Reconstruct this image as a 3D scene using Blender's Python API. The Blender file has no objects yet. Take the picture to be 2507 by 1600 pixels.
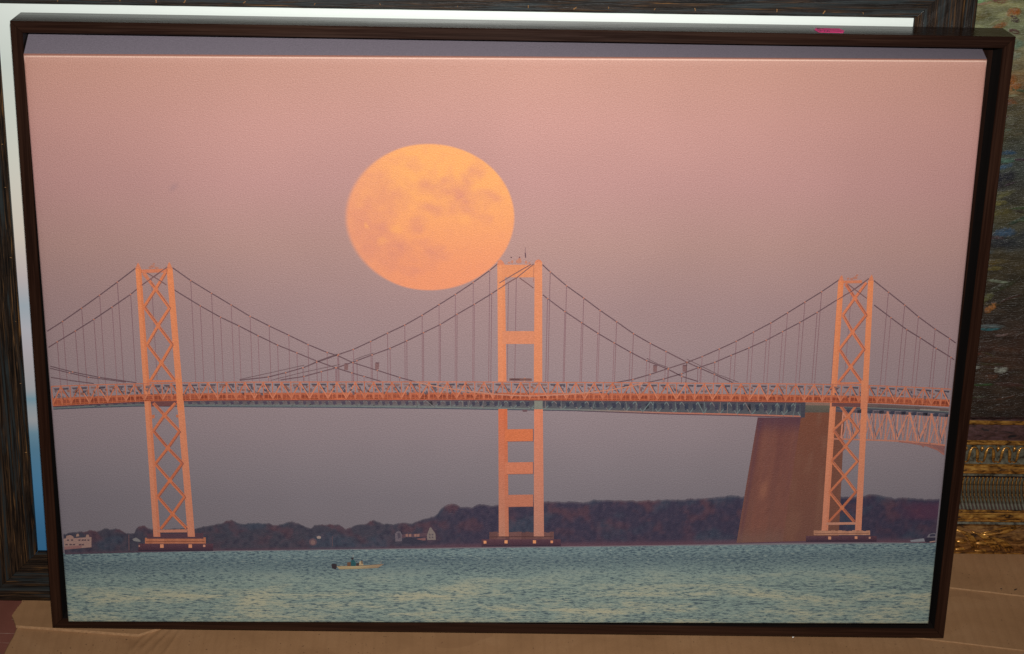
import bpy, math, random
from mathutils import Matrix, Vector, noise

random.seed(7)
scene = bpy.context.scene
COL = scene.collection
RAD = math.radians

# ------------------------------------------------------------------ camera
cam_data = bpy.data.cameras.new("camera")
cam_data.sensor_width = 36.0
cam_data.lens = 61.6
cam_data.shift_x = 0.03565
cam_data.shift_y = -0.04827
cam_data.clip_start = 0.05
cam_data.clip_end = 50.0
cam = bpy.data.objects.new("camera", cam_data)
cam.matrix_world = Matrix(((0.999823, -0.014182, -0.012369, -0.054574),
                           (-0.003557, 0.503007, -0.864275, -1.436189),
                           (0.018479, 0.864166, 0.502868, 1.285676),
                           (0, 0, 0, 1)))
COL.objects.link(cam)
scene.camera = cam

# ------------------------------------------------------------------ dim room light
world = bpy.data.worlds.new("World")
scene.world = world
world.use_nodes = True
world.node_tree.nodes["Background"].inputs[0].default_value = (1.0, 0.93, 0.85, 1)
world.node_tree.nodes["Background"].inputs[1].default_value = 0.035

# ------------------------------------------------------------------ the camera flash
fl = bpy.data.lights.new("camera_flash", 'SPOT')
fl.energy = 184.0
fl.color = (1.0, 0.965, 0.92)
fl.shadow_soft_size = 0.022
fl.spot_size = RAD(140)
fl.spot_blend = 0.3
fl.use_nodes = True                      # beam profile of the flash head: bright in the middle, falling off sideways
_t = fl.node_tree
_em = _t.nodes["Emission"]
_tc = _t.nodes.new("ShaderNodeTexCoord")
_sx = _t.nodes.new("ShaderNodeSeparateXYZ")
_ab = _t.nodes.new("ShaderNodeMath"); _ab.operation = 'ABSOLUTE'
_pw = _t.nodes.new("ShaderNodeMath"); _pw.operation = 'POWER'; _pw.inputs[1].default_value = 8.0
_t.links.new(_tc.outputs["Normal"], _sx.inputs[0])
_t.links.new(_sx.outputs[2], _ab.inputs[0])
_t.links.new(_ab.outputs[0], _pw.inputs[0])
_t.links.new(_pw.outputs[0], _em.inputs["Strength"])
flash = bpy.data.objects.new("camera_flash", fl)
flash.location = (-0.03, -1.455, 1.41)
flash.rotation_euler = (Vector((0.0, 0.12, 0.44)) - flash.location).to_track_quat('-Z', 'Y').to_euler()
COL.objects.link(flash)

scene.view_settings.view_transform = 'Standard'
scene.view_settings.look = 'None'
scene.view_settings.exposure = 0.0
scene.view_settings.gamma = 1.0
scene.view_settings.use_curve_mapping = False
scene.cycles.max_bounces = 6


# ================================================================== helpers
def lin1(c):
    c /= 255.0
    return c / 12.92 if c <= 0.04045 else ((c + 0.055) / 1.055) ** 2.4


def lin(r, g, b, k=1.0):
    return (lin1(r) * k, lin1(g) * k, lin1(b) * k, 1.0)


def mix(a, b, t):
    t = max(0.0, min(1.0, t))
    return tuple(a[i] + (b[i] - a[i]) * t for i in range(3)) + (1.0,)


def smooth01(a, b, x):
    t = max(0.0, min(1.0, (x - a) / (b - a)))
    return t * t * (3 - 2 * t)


def fbm(x, y, z=0.0, octv=4):
    return noise.fractal(Vector((x, y, z)), 1.0, 2.0, octv)


def tag(o, label=None, cat=None, group=None, kind=None):
    if label: o["label"] = label
    if cat: o["category"] = cat
    if group: o["group"] = group
    if kind: o["kind"] = kind
    return o


def empty(name, loc, rot=(0, 0, 0)):
    o = bpy.data.objects.new(name, None)
    o.empty_display_size = 0.05
    o.location = loc
    o.rotation_euler = rot
    COL.objects.link(o)
    return o


def obj(name, verts, faces, mats, parent=None, smooth=False, mi=None, cols=None, attr="ink", loc=None, rot=None):
    """One mesh object.  cols: one colour per vertex."""
    me = bpy.data.meshes.new(name)
    me.from_pydata([tuple(v) for v in verts], [], faces)
    for m in (mats if isinstance(mats, (list, tuple)) else [mats]):
        me.materials.append(m)
    if mi:
        me.polygons.foreach_set("material_index", mi)
    if cols:
        a = me.color_attributes.new(attr, 'FLOAT_COLOR', 'POINT')
        flat = []
        for c in cols:
            flat.extend(c)
        a.data.foreach_set("color", flat)
    if smooth:
        me.polygons.foreach_set("use_smooth", [True] * len(me.polygons))
    me.update()
    o = bpy.data.objects.new(name, me)
    COL.objects.link(o)
    if parent: o.parent = parent
    if loc: o.location = loc
    if rot: o.rotation_euler = rot
    return o


class NT:
    """tiny node-graph writer"""
    def __init__(self, name):
        self.m = bpy.data.materials.new(name)
        self.m.use_nodes = True
        self.t = self.m.node_tree
        self.t.nodes.clear()
        self.out = self.t.nodes.new("ShaderNodeOutputMaterial")
        self.bsdf = self.t.nodes.new("ShaderNodeBsdfPrincipled")
        self.t.links.new(self.bsdf.outputs[0], self.out.inputs[0])

    def put(self, sock, v):
        if isinstance(v, bpy.types.NodeSocket):
            self.t.links.new(v, sock)
        elif v is not None:
            sock.default_value = v

    def node(self, typ, ins=None, **props):
        n = self.t.nodes.new(typ)
        for k, v in props.items():
            setattr(n, k, v)
        for k, v in (ins or {}).items():
            self.put(n.inputs[k], v)
        return n

    def coord(self, which="Object"):
        return self.node("ShaderNodeTexCoord").outputs[which]

    def mapping(self, v, scale=(1, 1, 1), loc=(0, 0, 0), rot=(0, 0, 0)):
        return self.node("ShaderNodeMapping", {"Vector": v, "Scale": scale, "Location": loc, "Rotation": rot}).outputs[0]

    def noise(self, v, scale=5, detail=4, rough=0.55, dist=0.0):
        return self.node("ShaderNodeTexNoise", {"Vector": v, "Scale": scale, "Detail": detail,
                                                "Roughness": rough, "Distortion": dist}).outputs[0]

    def ramp(self, f, stops, interp='LINEAR'):
        n = self.node("ShaderNodeValToRGB", {"Fac": f})
        cr = n.color_ramp
        cr.interpolation = interp
        while len(cr.elements) < len(stops):
            cr.elements.new(0.5)
        for e, (p, c) in zip(cr.elements, stops):
            e.position = p
            e.color = c if len(c) == 4 else (*c, 1)
        return n.outputs[0]

    def rng(self, v, a, b, c=0.0, d=1.0, smooth=True):
        return self.node("ShaderNodeMapRange", {"Value": v, "From Min": a, "From Max": b, "To Min": c, "To Max": d},
                         interpolation_type='SMOOTHSTEP' if smooth else 'LINEAR').outputs[0]

    def math(self, op, a, b=None):
        n = self.node("ShaderNodeMath", operation=op)
        self.put(n.inputs[0], a)
        if b is not None: self.put(n.inputs[1], b)
        return n.outputs[0]

    def mixc(self, f, a, b, blend='MIX'):
        n = self.node("ShaderNodeMix", data_type='RGBA', blend_type=blend)
        self.put(n.inputs[0], f)
        self.put(n.inputs[6], a)
        self.put(n.inputs[7], b)
        return n.outputs[2]

    def sep(self, v):
        return self.node("ShaderNodeSeparateXYZ", {"Vector": v}).outputs

    def bump(self, h, strength=0.3, dist=0.001, normal=None):
        return self.node("ShaderNodeBump", {"Height": h, "Strength": strength, "Distance": dist, "Normal": normal}).outputs[0]

    def done(self, color, rough=0.5, spec=0.5, metal=0.0, normal=None, coat=None):
        b = self.bsdf
        self.put(b.inputs["Base Color"], color)
        self.put(b.inputs["Roughness"], rough)
        self.put(b.inputs["Specular IOR Level"], spec)
        self.put(b.inputs["Metallic"], metal)
        self.put(b.inputs["Normal"], normal)
        if coat is not None:
            self.put(b.inputs["Coat Weight"], coat)
        return self.m


# ================================================================== materials
def canvas_finish(n, color):
    """inkjet canvas: fine weave, slight grain, semi-gloss varnish"""
    o = n.coord()
    w1 = n.noise(n.mapping(o, (760, 820, 760)), 1.0, 1, 0.5)
    w2 = n.noise(n.mapping(o, (1500, 1350, 1300), (3, 7, 1)), 1.0, 1, 0.5)
    h = n.math('ADD', w1, w2)
    grain = n.rng(h, 0.7, 1.3, 0.88, 1.12, False)
    g3 = n.node("ShaderNodeCombineXYZ", {0: grain, 1: grain, 2: grain}).outputs[0]
    c = n.mixc(1.0, color, g3, 'MULTIPLY')
    return n.done(c, 0.5, 0.35, normal=n.bump(h, 0.7, 0.0004))


def mat_ink():
    n = NT("printed_canvas_ink")
    a = n.node("ShaderNodeAttribute", attribute_name="ink").outputs[0]
    return canvas_finish(n, a)


def mat_canvas():
    """sky ink comes from the mesh; below the horizon the printed sea is procedural"""
    n = NT("printed_canvas")
    o = n.coord()
    x, y, z = n.sep(o)
    ink = n.node("ShaderNodeAttribute", attribute_name="ink").outputs[0]
    hor = n.math('ADD', n.math('MULTIPLY', x, 0.0164), -0.2153)
    wob = n.math('MULTIPLY', n.math('SUBTRACT', n.noise(n.mapping(o, (60, 1, 1)), 1, 3), 0.5), 0.0012)
    d = n.math('SUBTRACT', n.math('ADD', hor, wob), y)
    far = n.noise(n.mapping(o, (210, 760, 1)), 1.0, 4, 0.66, 0.5)
    near = n.noise(n.mapping(o, (84, 500, 1), (4.1, 2.7, 0), (0, 0, 0.05)), 1.0, 5, 0.70, 0.5)
    near2 = n.noise(n.mapping(o, (190, 1050, 1), (1.3, 9.7, 0), (0, 0, 0.04)), 1.0, 3, 0.65, 0.4)
    nearm = n.math('ADD', n.math('MULTIPLY', near, 0.6), n.math('MULTIPLY', near2, 0.4))
    dm = n.rng(d, 0.008, 0.055)
    wv = n.node("ShaderNodeMix", {0: dm, 2: far, 3: nearm}).outputs[0]
    big = n.noise(n.mapping(o, (10, 60, 1)), 1.0, 4, 0.6, 0.3)
    base_far = lin(104, 124, 128)
    base_near = lin(122, 140, 134)
    warm = lin(170, 164, 136)
    base = n.mixc(n.rng(d, 0.0, 0.05), base_far, base_near)
    band = n.math('MULTIPLY', n.rng(d, 0.02, 0.055), n.rng(n.math('ADD', n.math('MULTIPLY', big, 0.5), n.math('MULTIPLY', wv, 0.5)), 0.46, 0.62))
    base = n.mixc(n.math('MULTIPLY', band, 0.75), base, warm)
    dusk = n.math('MULTIPLY', n.rng(d, 0.004, 0.014), n.rng(d, 0.034, 0.016))
    dark = lin(54, 72, 88, 0.9)
    dk = n.rng(n.math('ADD', wv, n.math('MULTIPLY', n.math('SUBTRACT', big, 0.5), 0.16)), 0.515, 0.40)
    sea = n.mixc(n.math('MULTIPLY', dusk, 0.35), base, dark)
    sea = n.mixc(n.math('MULTIPLY', dk, 0.84), sea, dark)
    sea = n.mixc(n.math('MULTIPLY', n.rng(wv, 0.55, 0.68), 0.45), sea, lin(150, 158, 146, 1.1))
    mask = n.math('MULTIPLY', n.rng(d, -0.0003, 0.0006), n.rng(z, -0.0045, -0.0035))
    return canvas_finish(n, n.mixc(mask, ink, sea))


def mat_walnut():
    n = NT("walnut_stained_wood")
    o = n.coord()
    g = n.noise(n.mapping(o, (7, 320, 320)), 1.0, 5, 0.65, 0.6)
    g2 = n.noise(n.mapping(o, (2.2, 60, 60), (5, 0, 0)), 1.0, 3, 0.5, 0.8)
    s = n.math('ADD', n.math('MULTIPLY', g, 0.6), n.math('MULTIPLY', g2, 0.4))
    c = n.ramp(s, [(0.30, (0.004, 0.002, 0.0016)), (0.50, (0.0145, 0.0056, 0.0034)), (0.70, (0.034, 0.0140, 0.0078))])
    return n.done(c, n.rng(g, 0.3, 0.7, 0.22, 0.32), 0.20, normal=n.bump(g, 0.10, 0.0003))


def mat_black():
    n = NT("black_stained_inner_wood")
    g = n.noise(n.mapping(n.coord(), (10, 200, 200)), 1.0, 3)
    return n.done(n.ramp(g, [(0.3, (0.004, 0.0028, 0.0026)), (0.8, (0.009, 0.006, 0.005))]), 0.6, 0.3)


def mat_rustic():
    n = NT("weathered_teal_brown_wood")
    o = n.coord()
    rnd = n.node("ShaderNodeObjectInfo").outputs["Random"]
    off = n.node("ShaderNodeCombineXYZ", {0: n.math('MULTIPLY', rnd, 9.0), 1: n.math('MULTIPLY', rnd, 5.0), 2: 0.0}).outputs[0]
    v = n.node("ShaderNodeVectorMath", {0: o, 1: off}, operation='ADD').outputs[0]
    a = n.noise(n.mapping(v, (6, 190, 60)), 1.0, 6, 0.66, 2.6)
    b = n.noise(n.mapping(v, (3.2, 95, 40), (3, 8, 0)), 1.0, 5, 0.55, 2.0)
    e = n.noise(n.mapping(v, (14, 620, 90), (1, 2, 0)), 1.0, 4, 0.6, 0.6)
    c = n.ramp(a, [(0.32, (0.002, 0.0015, 0.0013)), (0.47, (0.0065, 0.004, 0.0026)), (0.58, (0.024, 0.013, 0.007)), (0.72, (0.070, 0.037, 0.017))])
    teal = n.math('MULTIPLY', n.rng(b, 0.50, 0.60), n.rng(a, 0.66, 0.46))
    c = n.mixc(n.math('MULTIPLY', teal, 0.75), c, (0.021, 0.030, 0.033, 1))
    gold = n.math('MULTIPLY', n.rng(e, 0.56, 0.70), n.rng(b, 0.56, 0.44))
    c = n.mixc(n.math('MULTIPLY', gold, 0.75), c, (0.22, 0.105, 0.032, 1))
    blk = n.rng(e, 0.43, 0.33)
    c = n.mixc(n.math('MULTIPLY', blk, 0.95), c, (0.003, 0.0025, 0.0025, 1))
    h = n.math('ADD', n.math('MULTIPLY', a, 0.6), n.math('MULTIPLY', e, 0.4))
    return n.done(c, n.rng(e, 0.3, 0.7, 0.36, 0.62), 0.18, normal=n.bump(h, 0.6, 0.0016))


def mat_plain(name, c, rough=0.6, spec=0.4, metal=0.0):
    n = NT(name)
    g = n.noise(n.mapping(n.coord(), (300, 300, 300)), 1.0, 3)
    k = n.rng(g, 0.3, 0.7, 0.82, 1.15, False)
    k3 = n.node("ShaderNodeCombineXYZ", {0: k, 1: k, 2: k}).outputs[0]
    return n.done(n.mixc(1.0, (*c[:3], 1), k3, 'MULTIPLY'), rough, spec, metal)


def mat_skyprint():
    n = NT("glossy_sky_print")
    o = n.coord()
    x, y, z = n.sep(o)
    wob = n.noise(n.mapping(o, (1.5, 34, 1)), 1.0, 4, 0.6, 0.3)
    v = n.math('ADD', n.math('DIVIDE', y, 0.601), n.math('MULTIPLY', n.math('SUBTRACT', wob, 0.5), 0.014))
    st = [(0.03, lin(55, 112, 155)), (0.128, lin(74, 128, 167)), (0.205, lin(88, 131, 158)), (0.235, lin(112, 146, 166)), (0.26, lin(162, 167, 173)),
          (0.285, lin(150, 164, 174)), (0.30, lin(120, 156, 174)), (0.318, lin(166, 170, 176)), (0.36, lin(176, 174, 180)), (0.395, lin(183, 179, 188)),
          (0.43, lin(182, 184, 194)), (0.475, lin(164, 178, 190)), (0.53, lin(195, 186, 188)), (0.60, lin(214, 204, 193)), (0.73, lin(211, 213, 204)),
          (0.90, lin(204, 214, 209)), (1.0, lin(223, 233, 229))]
    c = n.ramp(v, st)
    return n.done(c, 0.35, 0.45)


def mat_paintstroke():
    n = NT("oil_paint_impasto")
    a = n.node("ShaderNodeAttribute", attribute_name="ink").outputs[0]
    o = n.coord()
    st = n.noise(n.mapping(o, (150, 900, 50), (0, 0, 0), (0, 0, 0.25)), 1.0, 3, 0.6, 0.8)
    c = n.mixc(n.rng(st, 0.35, 0.65, 0.0, 0.55), a, n.mixc(1.0, a, (0.45, 0.42, 0.40, 1), 'MULTIPLY'))
    return n.done(c, 0.32, 0.5, normal=n.bump(st, 0.7, 0.0010))


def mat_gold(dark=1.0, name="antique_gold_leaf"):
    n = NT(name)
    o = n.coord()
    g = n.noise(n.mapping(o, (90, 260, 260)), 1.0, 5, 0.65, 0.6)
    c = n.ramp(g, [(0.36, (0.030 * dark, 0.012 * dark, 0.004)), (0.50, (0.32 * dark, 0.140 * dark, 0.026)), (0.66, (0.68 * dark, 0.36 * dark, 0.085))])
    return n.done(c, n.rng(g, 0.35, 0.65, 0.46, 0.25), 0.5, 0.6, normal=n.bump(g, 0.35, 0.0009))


def mat_patina():
    n = NT("grey_green_patina")
    o = n.coord()
    g = n.noise(n.mapping(o, (160, 160, 160)), 1.0, 5, 0.65)
    c = n.ramp(g, [(0.36, (0.014, 0.010, 0.006)), (0.50, (0.066, 0.062, 0.044)), (0.70, (0.125, 0.12, 0.09))])
    return n.done(c, 0.5, 0.4, normal=n.bump(g, 0.3, 0.0008))


def mat_cardboard():
    n = NT("corrugated_cardboard")
    o = n.coord()
    rnd = n.node("ShaderNodeObjectInfo").outputs["Random"]
    off = n.node("ShaderNodeCombineXYZ", {0: n.math('MULTIPLY', rnd, 3.0), 1: rnd, 2: 0.0}).outputs[0]
    v = n.node("ShaderNodeVectorMath", {0: o, 1: off}, operation='ADD').outputs[0]
    flu = n.node("ShaderNodeTexWave", {"Vector": n.mapping(v, (24, 3, 1)), "Scale": 1.0, "Distortion": 1.2, "Detail": 2.0},
                 wave_type='BANDS', bands_direction='X').outputs[1]
    fib = n.noise(n.mapping(v, (900, 700, 300)), 1.0, 3, 0.7)
    blo = n.noise(n.mapping(v, (14, 22, 5)), 1.0, 4, 0.6, 0.4)
    c = n.ramp(blo, [(0.30, (0.250, 0.133, 0.062)), (0.50, (0.290, 0.156, 0.074)), (0.75, (0.325, 0.182, 0.091))])
    c = n.mixc(n.rng(fib, 0.35, 0.65, 0.0, 0.30), c, (0.20, 0.105, 0.05, 1))
    stn = n.noise(n.mapping(v, (11, 16, 3), (7, 2, 0)), 1.0, 2, 0.5, 0.6)
    c = n.mixc(n.math('MULTIPLY', n.rng(stn, 0.64, 0.67), 0.25), c, (0.18, 0.088, 0.04, 1))
    spk = n.noise(n.mapping(v, (420, 420, 420), (2, 2, 0)), 1.0, 0)
    c = n.mixc(n.math('MULTIPLY', n.rng(spk, 0.80, 0.84), 0.7), c, (0.07, 0.035, 0.02, 1))
    c = n.mixc(n.rng(flu, 0.0, 0.30, 0.13, 0.0), c, (0.19, 0.098, 0.045, 1))
    h = n.math('ADD', n.math('MULTIPLY', flu, 0.8), n.math('MULTIPLY', fib, 0.5))
    return n.done(c, 0.75, 0.25, normal=n.bump(h, 0.35, 0.0006))


def mat_floor():
    n = NT("painted_red_floor")
    o = n.coord()
    g = n.noise(n.mapping(o, (18, 18, 18)), 1.0, 5, 0.6)
    c = n.ramp(g, [(0.3, (0.135, 0.046, 0.033)), (0.7, (0.185, 0.066, 0.048))])
    sc = n.noise(n.mapping(o, (26, 260, 1), (2, 0, 0), (0, 0, 0.35)), 1.0, 3, 0.6, 0.8)
    c = n.mixc(n.math('MULTIPLY', n.rng(sc, 0.67, 0.70), 0.55), c, (0.42, 0.30, 0.25, 1))
    fine = n.noise(n.mapping(o, (420, 420, 420)), 1.0, 3)
    return n.done(c, 0.5, 0.4, normal=n.bump(fine, 0.3, 0.0006))


INK = mat_ink()
CANVAS = mat_canvas()
WALNUT = mat_walnut()
BLACK = mat_black()
RUSTIC = mat_rustic()
SKYPRINT = mat_skyprint()
STROKE = mat_paintstroke()
GOLD = mat_gold()
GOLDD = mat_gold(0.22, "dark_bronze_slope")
GOLDM = mat_gold(0.65, "darker_gold_bed")  # darker gold for the half-round bed beneath the leaves
PATINA = mat_patina()
CARD = mat_cardboard()
FLOOR = mat_floor()
NICK = mat_plain("bare_gold_nick", (0.34, 0.18, 0.07), 0.5)
PINK = mat_plain("fluorescent_pink_paper", (1.0, 0.06, 0.30), 0.6)
TAGINK = mat_plain("dark_marker_ink", (0.045, 0.008, 0.03), 0.5)
WHITE = mat_plain("white_paper_bit", (0.75, 0.73, 0.7), 0.7)
CHIP = mat_plain("dark_bark_bit", (0.03, 0.018, 0.010), 0.7)
EDGE = mat_plain("raw_cardboard_edge", (0.37, 0.22, 0.115), 0.8, 0.2)


# ================================================================== the setting
def struct(name, verts, faces, m):
    return tag(obj(name, verts, faces, m), kind="structure")


struct("floor", [(-3, -3, -0.0075), (3, -3, -0.0075), (3, 0.42, -0.0075), (-3, 0.42, -0.0075)], [(0, 1, 2, 3)], FLOOR)
struct("wall", [(-3, 0.42, -0.0075), (3, 0.42, -0.0075), (3, 0.42, 2.4), (-3, 0.42, 2.4)], [(3, 2, 1, 0)],
       mat_plain("dull_painted_wall", (0.30, 0.28, 0.25), 0.8))


# ================================================================== mitred frame rails
def rail(name, profile, length, mats, parent, loc, rotz, mids=None, gap=0.00015, nseg=1, wob=0.0):
    """profile: (distance in from the outer edge, height out of the wall); ends cut at 45 degrees; open mitre ends."""
    v, f, mi = [], [], []
    k = len(profile)
    for s in range(nseg + 1):
        t = s / nseg
        for i, (a, b) in enumerate(profile):
            half = length / 2 - a - gap
            j = wob * (fbm(t * 40, i * 3.1, length) if 0 < s < nseg else 0.0)
            v.append((-half + 2 * half * t, a, b + j))
    for s in range(nseg):
        for i in range(k):
            j = (i + 1) % k
            f.append((s * k + i, s * k + j, (s + 1) * k + j, (s + 1) * k + i))
            mi.append(mids[i] if mids else 0)
    # make outward facing
    return obj(name, v, [tuple(reversed(q)) for q in f], mats, parent, mi=mi, loc=loc, rot=(0, 0, rotz))


def four_rails(name, profile, W, H, mats, parent, mids=None, nseg=1, wob=0.0):
    out = []
    for loc, rz, L in (((0, 0, 0), 0, W), ((0, H, 0), math.pi, W), ((-W / 2, H / 2, 0), -math.pi / 2, H), ((W / 2, H / 2, 0), math.pi / 2, H)):
        out.append(rail(name, profile, L, mats, parent, loc, rz, mids, nseg=nseg, wob=wob))
    return out


# ================================================================== 1. the framed moonrise print
FW, FH, LEAN = 0.95885, 0.6556, 11.0
pic = empty("framed_print", (0, 0, 0.0083), (RAD(90 - LEAN), 0, 0))
tag(pic, "canvas print of an orange full moon over a bridge in a dark brown frame", "framed print")

e = 0.0006
FP = [(0.0, -e), (e, 0.0), (0.0114 - e, 0.0), (0.0114, -e), (0.0114, -0.0295), (0.036, -0.0295), (0.036, -0.0435), (0.0, -0.0435)]
four_rails("frame_rail", FP, FW, FH, [WALNUT, BLACK], pic, mids=[0, 0, 0, 1, 0, 1, 0, 0])

# --- canvas body: front sheet, rolled edge, flared sides
CW, CH = 0.9152, 0.6101
CROT = 0.010706
CC = Vector((-0.0043, 0.32603, 0.01556))

HI = ((0.00038253552768327634, 4.8801833806543615e-06, -0.47504837620291646),
      (1.5114290599670028e-06, -0.000411453472519953, 0.35705092493447765),
      (-1.638717487286266e-06, -7.679533926993597e-05, 1.0))


def pt(u, v):
    """layout of the print: positions taken off the photograph, rectified to metres on the flat canvas sheet"""
    a = [r[0] * u + r[1] * v + r[2] for r in HI]
    return (a[0] / a[2], a[1] / a[2])


INK_DENSITY = 0.66      # overall density of the printed inks


SKY = [(0.305, (178, 132, 118)), (0.24, (177, 132, 125)), (0.179, (169, 128, 125)), (0.117, (159, 126, 121)), (0.053, (145, 120, 121)),
       (-0.02, (136, 119, 123)), (-0.085, (128, 116, 122)), (-0.126, (119, 111, 118)), (-0.159, (112, 106, 114)), (-0.24, (108, 103, 111)), (-0.31, (108, 103, 111))]


def sky(x, y):
    for (ya, ca), (yb, cb) in zip(SKY, SKY[1:]):
        if y >= yb:
            t = (ya - y) / (ya - yb)
            break
    else:
        t = 1.0
    c = [ca[i] + (cb[i] - ca[i]) * max(0, min(1, t)) for i in range(3)]
    k = 1.0 + 0.03 * fbm(x * 5, y * 5, 3.0)
    return lin(c[0] * k, c[1] * k, c[2] * k)


def build_canvas():
    r = 0.0022
    hx, hy = CW / 2, CH / 2
    nx, ny = 150, 100
    v, c, f = [], [], []
    xs = [-hx + r + (CW - 2 * r) * i / nx for i in range(nx + 1)]
    ys = [-hy + r + (CH - 2 * r) * j / ny for j in range(ny + 1)]
    for y in ys:
        for x in xs:
            v.append((x, y, 0.0))
            col = sky(x, y)
            d = math.hypot(x - pt(423, 456)[0], y - pt(423, 456)[1])
            col = mix(col, lin(140, 112, 118), 0.45 * smooth01(0.0055, 0.002, d))
            c.append(col)
    w = nx + 1
    for j in range(ny):
        for i in range(nx):
            f.append((j * w + i, j * w + i + 1, (j + 1) * w + i + 1, (j + 1) * w + i))
    # perimeter loop, counter-clockwise
    loop = [i for i in range(w)] + [j * w + nx for j in range(1, ny + 1)] + [ny * w + i for i in range(nx - 1, -1, -1)] + [j * w for j in range(ny - 1, 0, -1)]
    n = len(loop)
    prev = loop

    def side_of(p):
        x, y = v[p][0], v[p][1]
        return (0 if abs(x) < hx - r - 1e-6 else math.copysign(1, x)), (0 if abs(y) < hy - r - 1e-6 else math.copysign(1, y))

    # back outline (flares a little): corner offsets in canvas coordinates
    def back(p):
        x, y = v[p][0], v[p][1]
        sx, sy = side_of(p)
        X = x + (sx * r if sx else 0)
        Y = y + (sy * r if sy else 0)
        fx = 0.0022 if sx < 0 else (0.0045 if sx > 0 else 0)
        X += (sx * fx if sx else 0)
        if sy > 0:
            Y += 0.0145 - 0.0105 * (x + hx) / CW
        elif sy < 0:
            Y -= 0.002
        return X, Y

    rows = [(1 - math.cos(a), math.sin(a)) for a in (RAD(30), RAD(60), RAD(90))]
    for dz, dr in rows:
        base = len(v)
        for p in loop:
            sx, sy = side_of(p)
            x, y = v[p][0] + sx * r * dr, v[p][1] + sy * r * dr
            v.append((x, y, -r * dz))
            c.append(c[p] if sy <= 0 else (mix(c[p], lin(246, 214, 196), 0.55) if dr < 0.6 else mix(c[p], lin(178, 118, 104), 0.5 * dr)))  # top roll: flash highlight along the edge painted as paler colour
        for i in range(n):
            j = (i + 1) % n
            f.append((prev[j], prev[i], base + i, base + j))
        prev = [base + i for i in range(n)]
    # rim fold then the plain grey wrap
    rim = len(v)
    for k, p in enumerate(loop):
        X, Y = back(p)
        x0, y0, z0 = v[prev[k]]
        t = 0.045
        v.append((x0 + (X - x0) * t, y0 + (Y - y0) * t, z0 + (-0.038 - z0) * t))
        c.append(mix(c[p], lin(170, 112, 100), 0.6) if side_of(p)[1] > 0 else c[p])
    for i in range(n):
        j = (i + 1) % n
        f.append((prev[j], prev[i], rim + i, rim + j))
    grey0 = len(v)
    for k, p in enumerate(loop):
        x0, y0, z0 = v[rim + k]
        v.append((x0, y0 + 0.00002, z0 - 0.0001))
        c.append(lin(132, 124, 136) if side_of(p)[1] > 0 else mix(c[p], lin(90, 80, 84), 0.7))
    for i in range(n):
        j = (i + 1) % n
        f.append((rim + j, rim + i, grey0 + i, grey0 + j))
    b0 = len(v)
    for k, p in enumerate(loop):
        X, Y = back(p)
        v.append((X, Y, -0.038))
        c.append(lin(132, 124, 136))
    for i in range(n):
        j = (i + 1) % n
        f.append((grey0 + j, grey0 + i, b0 + i, b0 + j))
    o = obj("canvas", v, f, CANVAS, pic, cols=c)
    for p in o.data.polygons:
        p.use_smooth = p.index < nx * ny + 3 * n
    # smooth the rolled edge only
    o.location = CC
    o.rotation_euler = (0, 0, CROT)
    o["label"] = "stretched canvas printed with an orange full moon and bridge"
    return o


canvas = build_canvas()

# ------------------------------------------------------------------ printed picture elements (flat ink on the sheet)
STEP, SUB = 0.00007, 0.000004
XM = CW / 2 - 0.0024


class Ink:
    """flat printed shapes, one sheet level per element, members a few microns apart"""
    def __init__(self, level):
        self.z = STEP * level
        self.v, self.c, self.f, self.k = [], [], [], 0

    def lift(self):
        self.k += 1
        return self.z + SUB * (self.k % 16)

    def poly(self, pts, col):
        z = self.lift()
        b = len(self.v)
        for i, p in enumerate(pts):
            self.v.append((max(-XM, min(XM, p[0])), p[1], z))
            self.c.append(col[i] if isinstance(col, list) else col)
        # keep facing out
        a = sum(pts[i][0] * pts[(i + 1) % len(pts)][1] - pts[(i + 1) % len(pts)][0] * pts[i][1] for i in range(len(pts)))
        idx = tuple(range(b, b + len(pts)))
        self.f.append(idx if a > 0 else tuple(reversed(idx)))

    def px(self, pts, col):
        self.poly([pt(*p) for p in pts], col)

    def line(self, pts, w, col, rectified=False):
        """ribbon; w in millimetres; col one colour or a colour per point"""
        q = [p if rectified else pt(*p) for p in pts]
        q = [(max(-XM, min(XM, a)), b) for a, b in q]
        z = self.lift()
        w *= 0.0005
        base = len(self.v)
        n = len(q)
        for i in range(n):
            a, b = q[max(0, i - 1)], q[min(n - 1, i + 1)]
            dx, dy = b[0] - a[0], b[1] - a[1]
            L = math.hypot(dx, dy) or 1.0
            nx, ny = -dy / L * w, dx / L * w
            cc = col[i] if isinstance(col, list) else col
            self.v += [(q[i][0] + nx, q[i][1] + ny, z), (q[i][0] - nx, q[i][1] - ny, z)]
            self.c += [cc, cc]
        for i in range(n - 1):
            a = base + 2 * i
            self.f.append((a, a + 1, a + 3, a + 2))

    def disc(self, u, v, rw, rh, col, n=14):
        x, y = pt(u, v)
        self.poly([(x + rw * 0.001 * math.cos(t * 2 * math.pi / n), y + rh * 0.001 * math.sin(t * 2 * math.pi / n)) for t in range(n)], col)

    def build(self, name, label=None):
        d = INK_DENSITY if self.z > STEP * 1.5 else 1.0
        o = obj(name, self.v, self.f, INK, canvas, cols=[(c[0] * d, c[1] * d, c[2] * d, 1) for c in self.c])
        if label: o["label"] = label
        return o


def rnd_col(c, amt=10):
    d = random.uniform(-amt, amt)
    return lin(c[0] + d, c[1] + d * 0.8, c[2] + d * 0.7)


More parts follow.
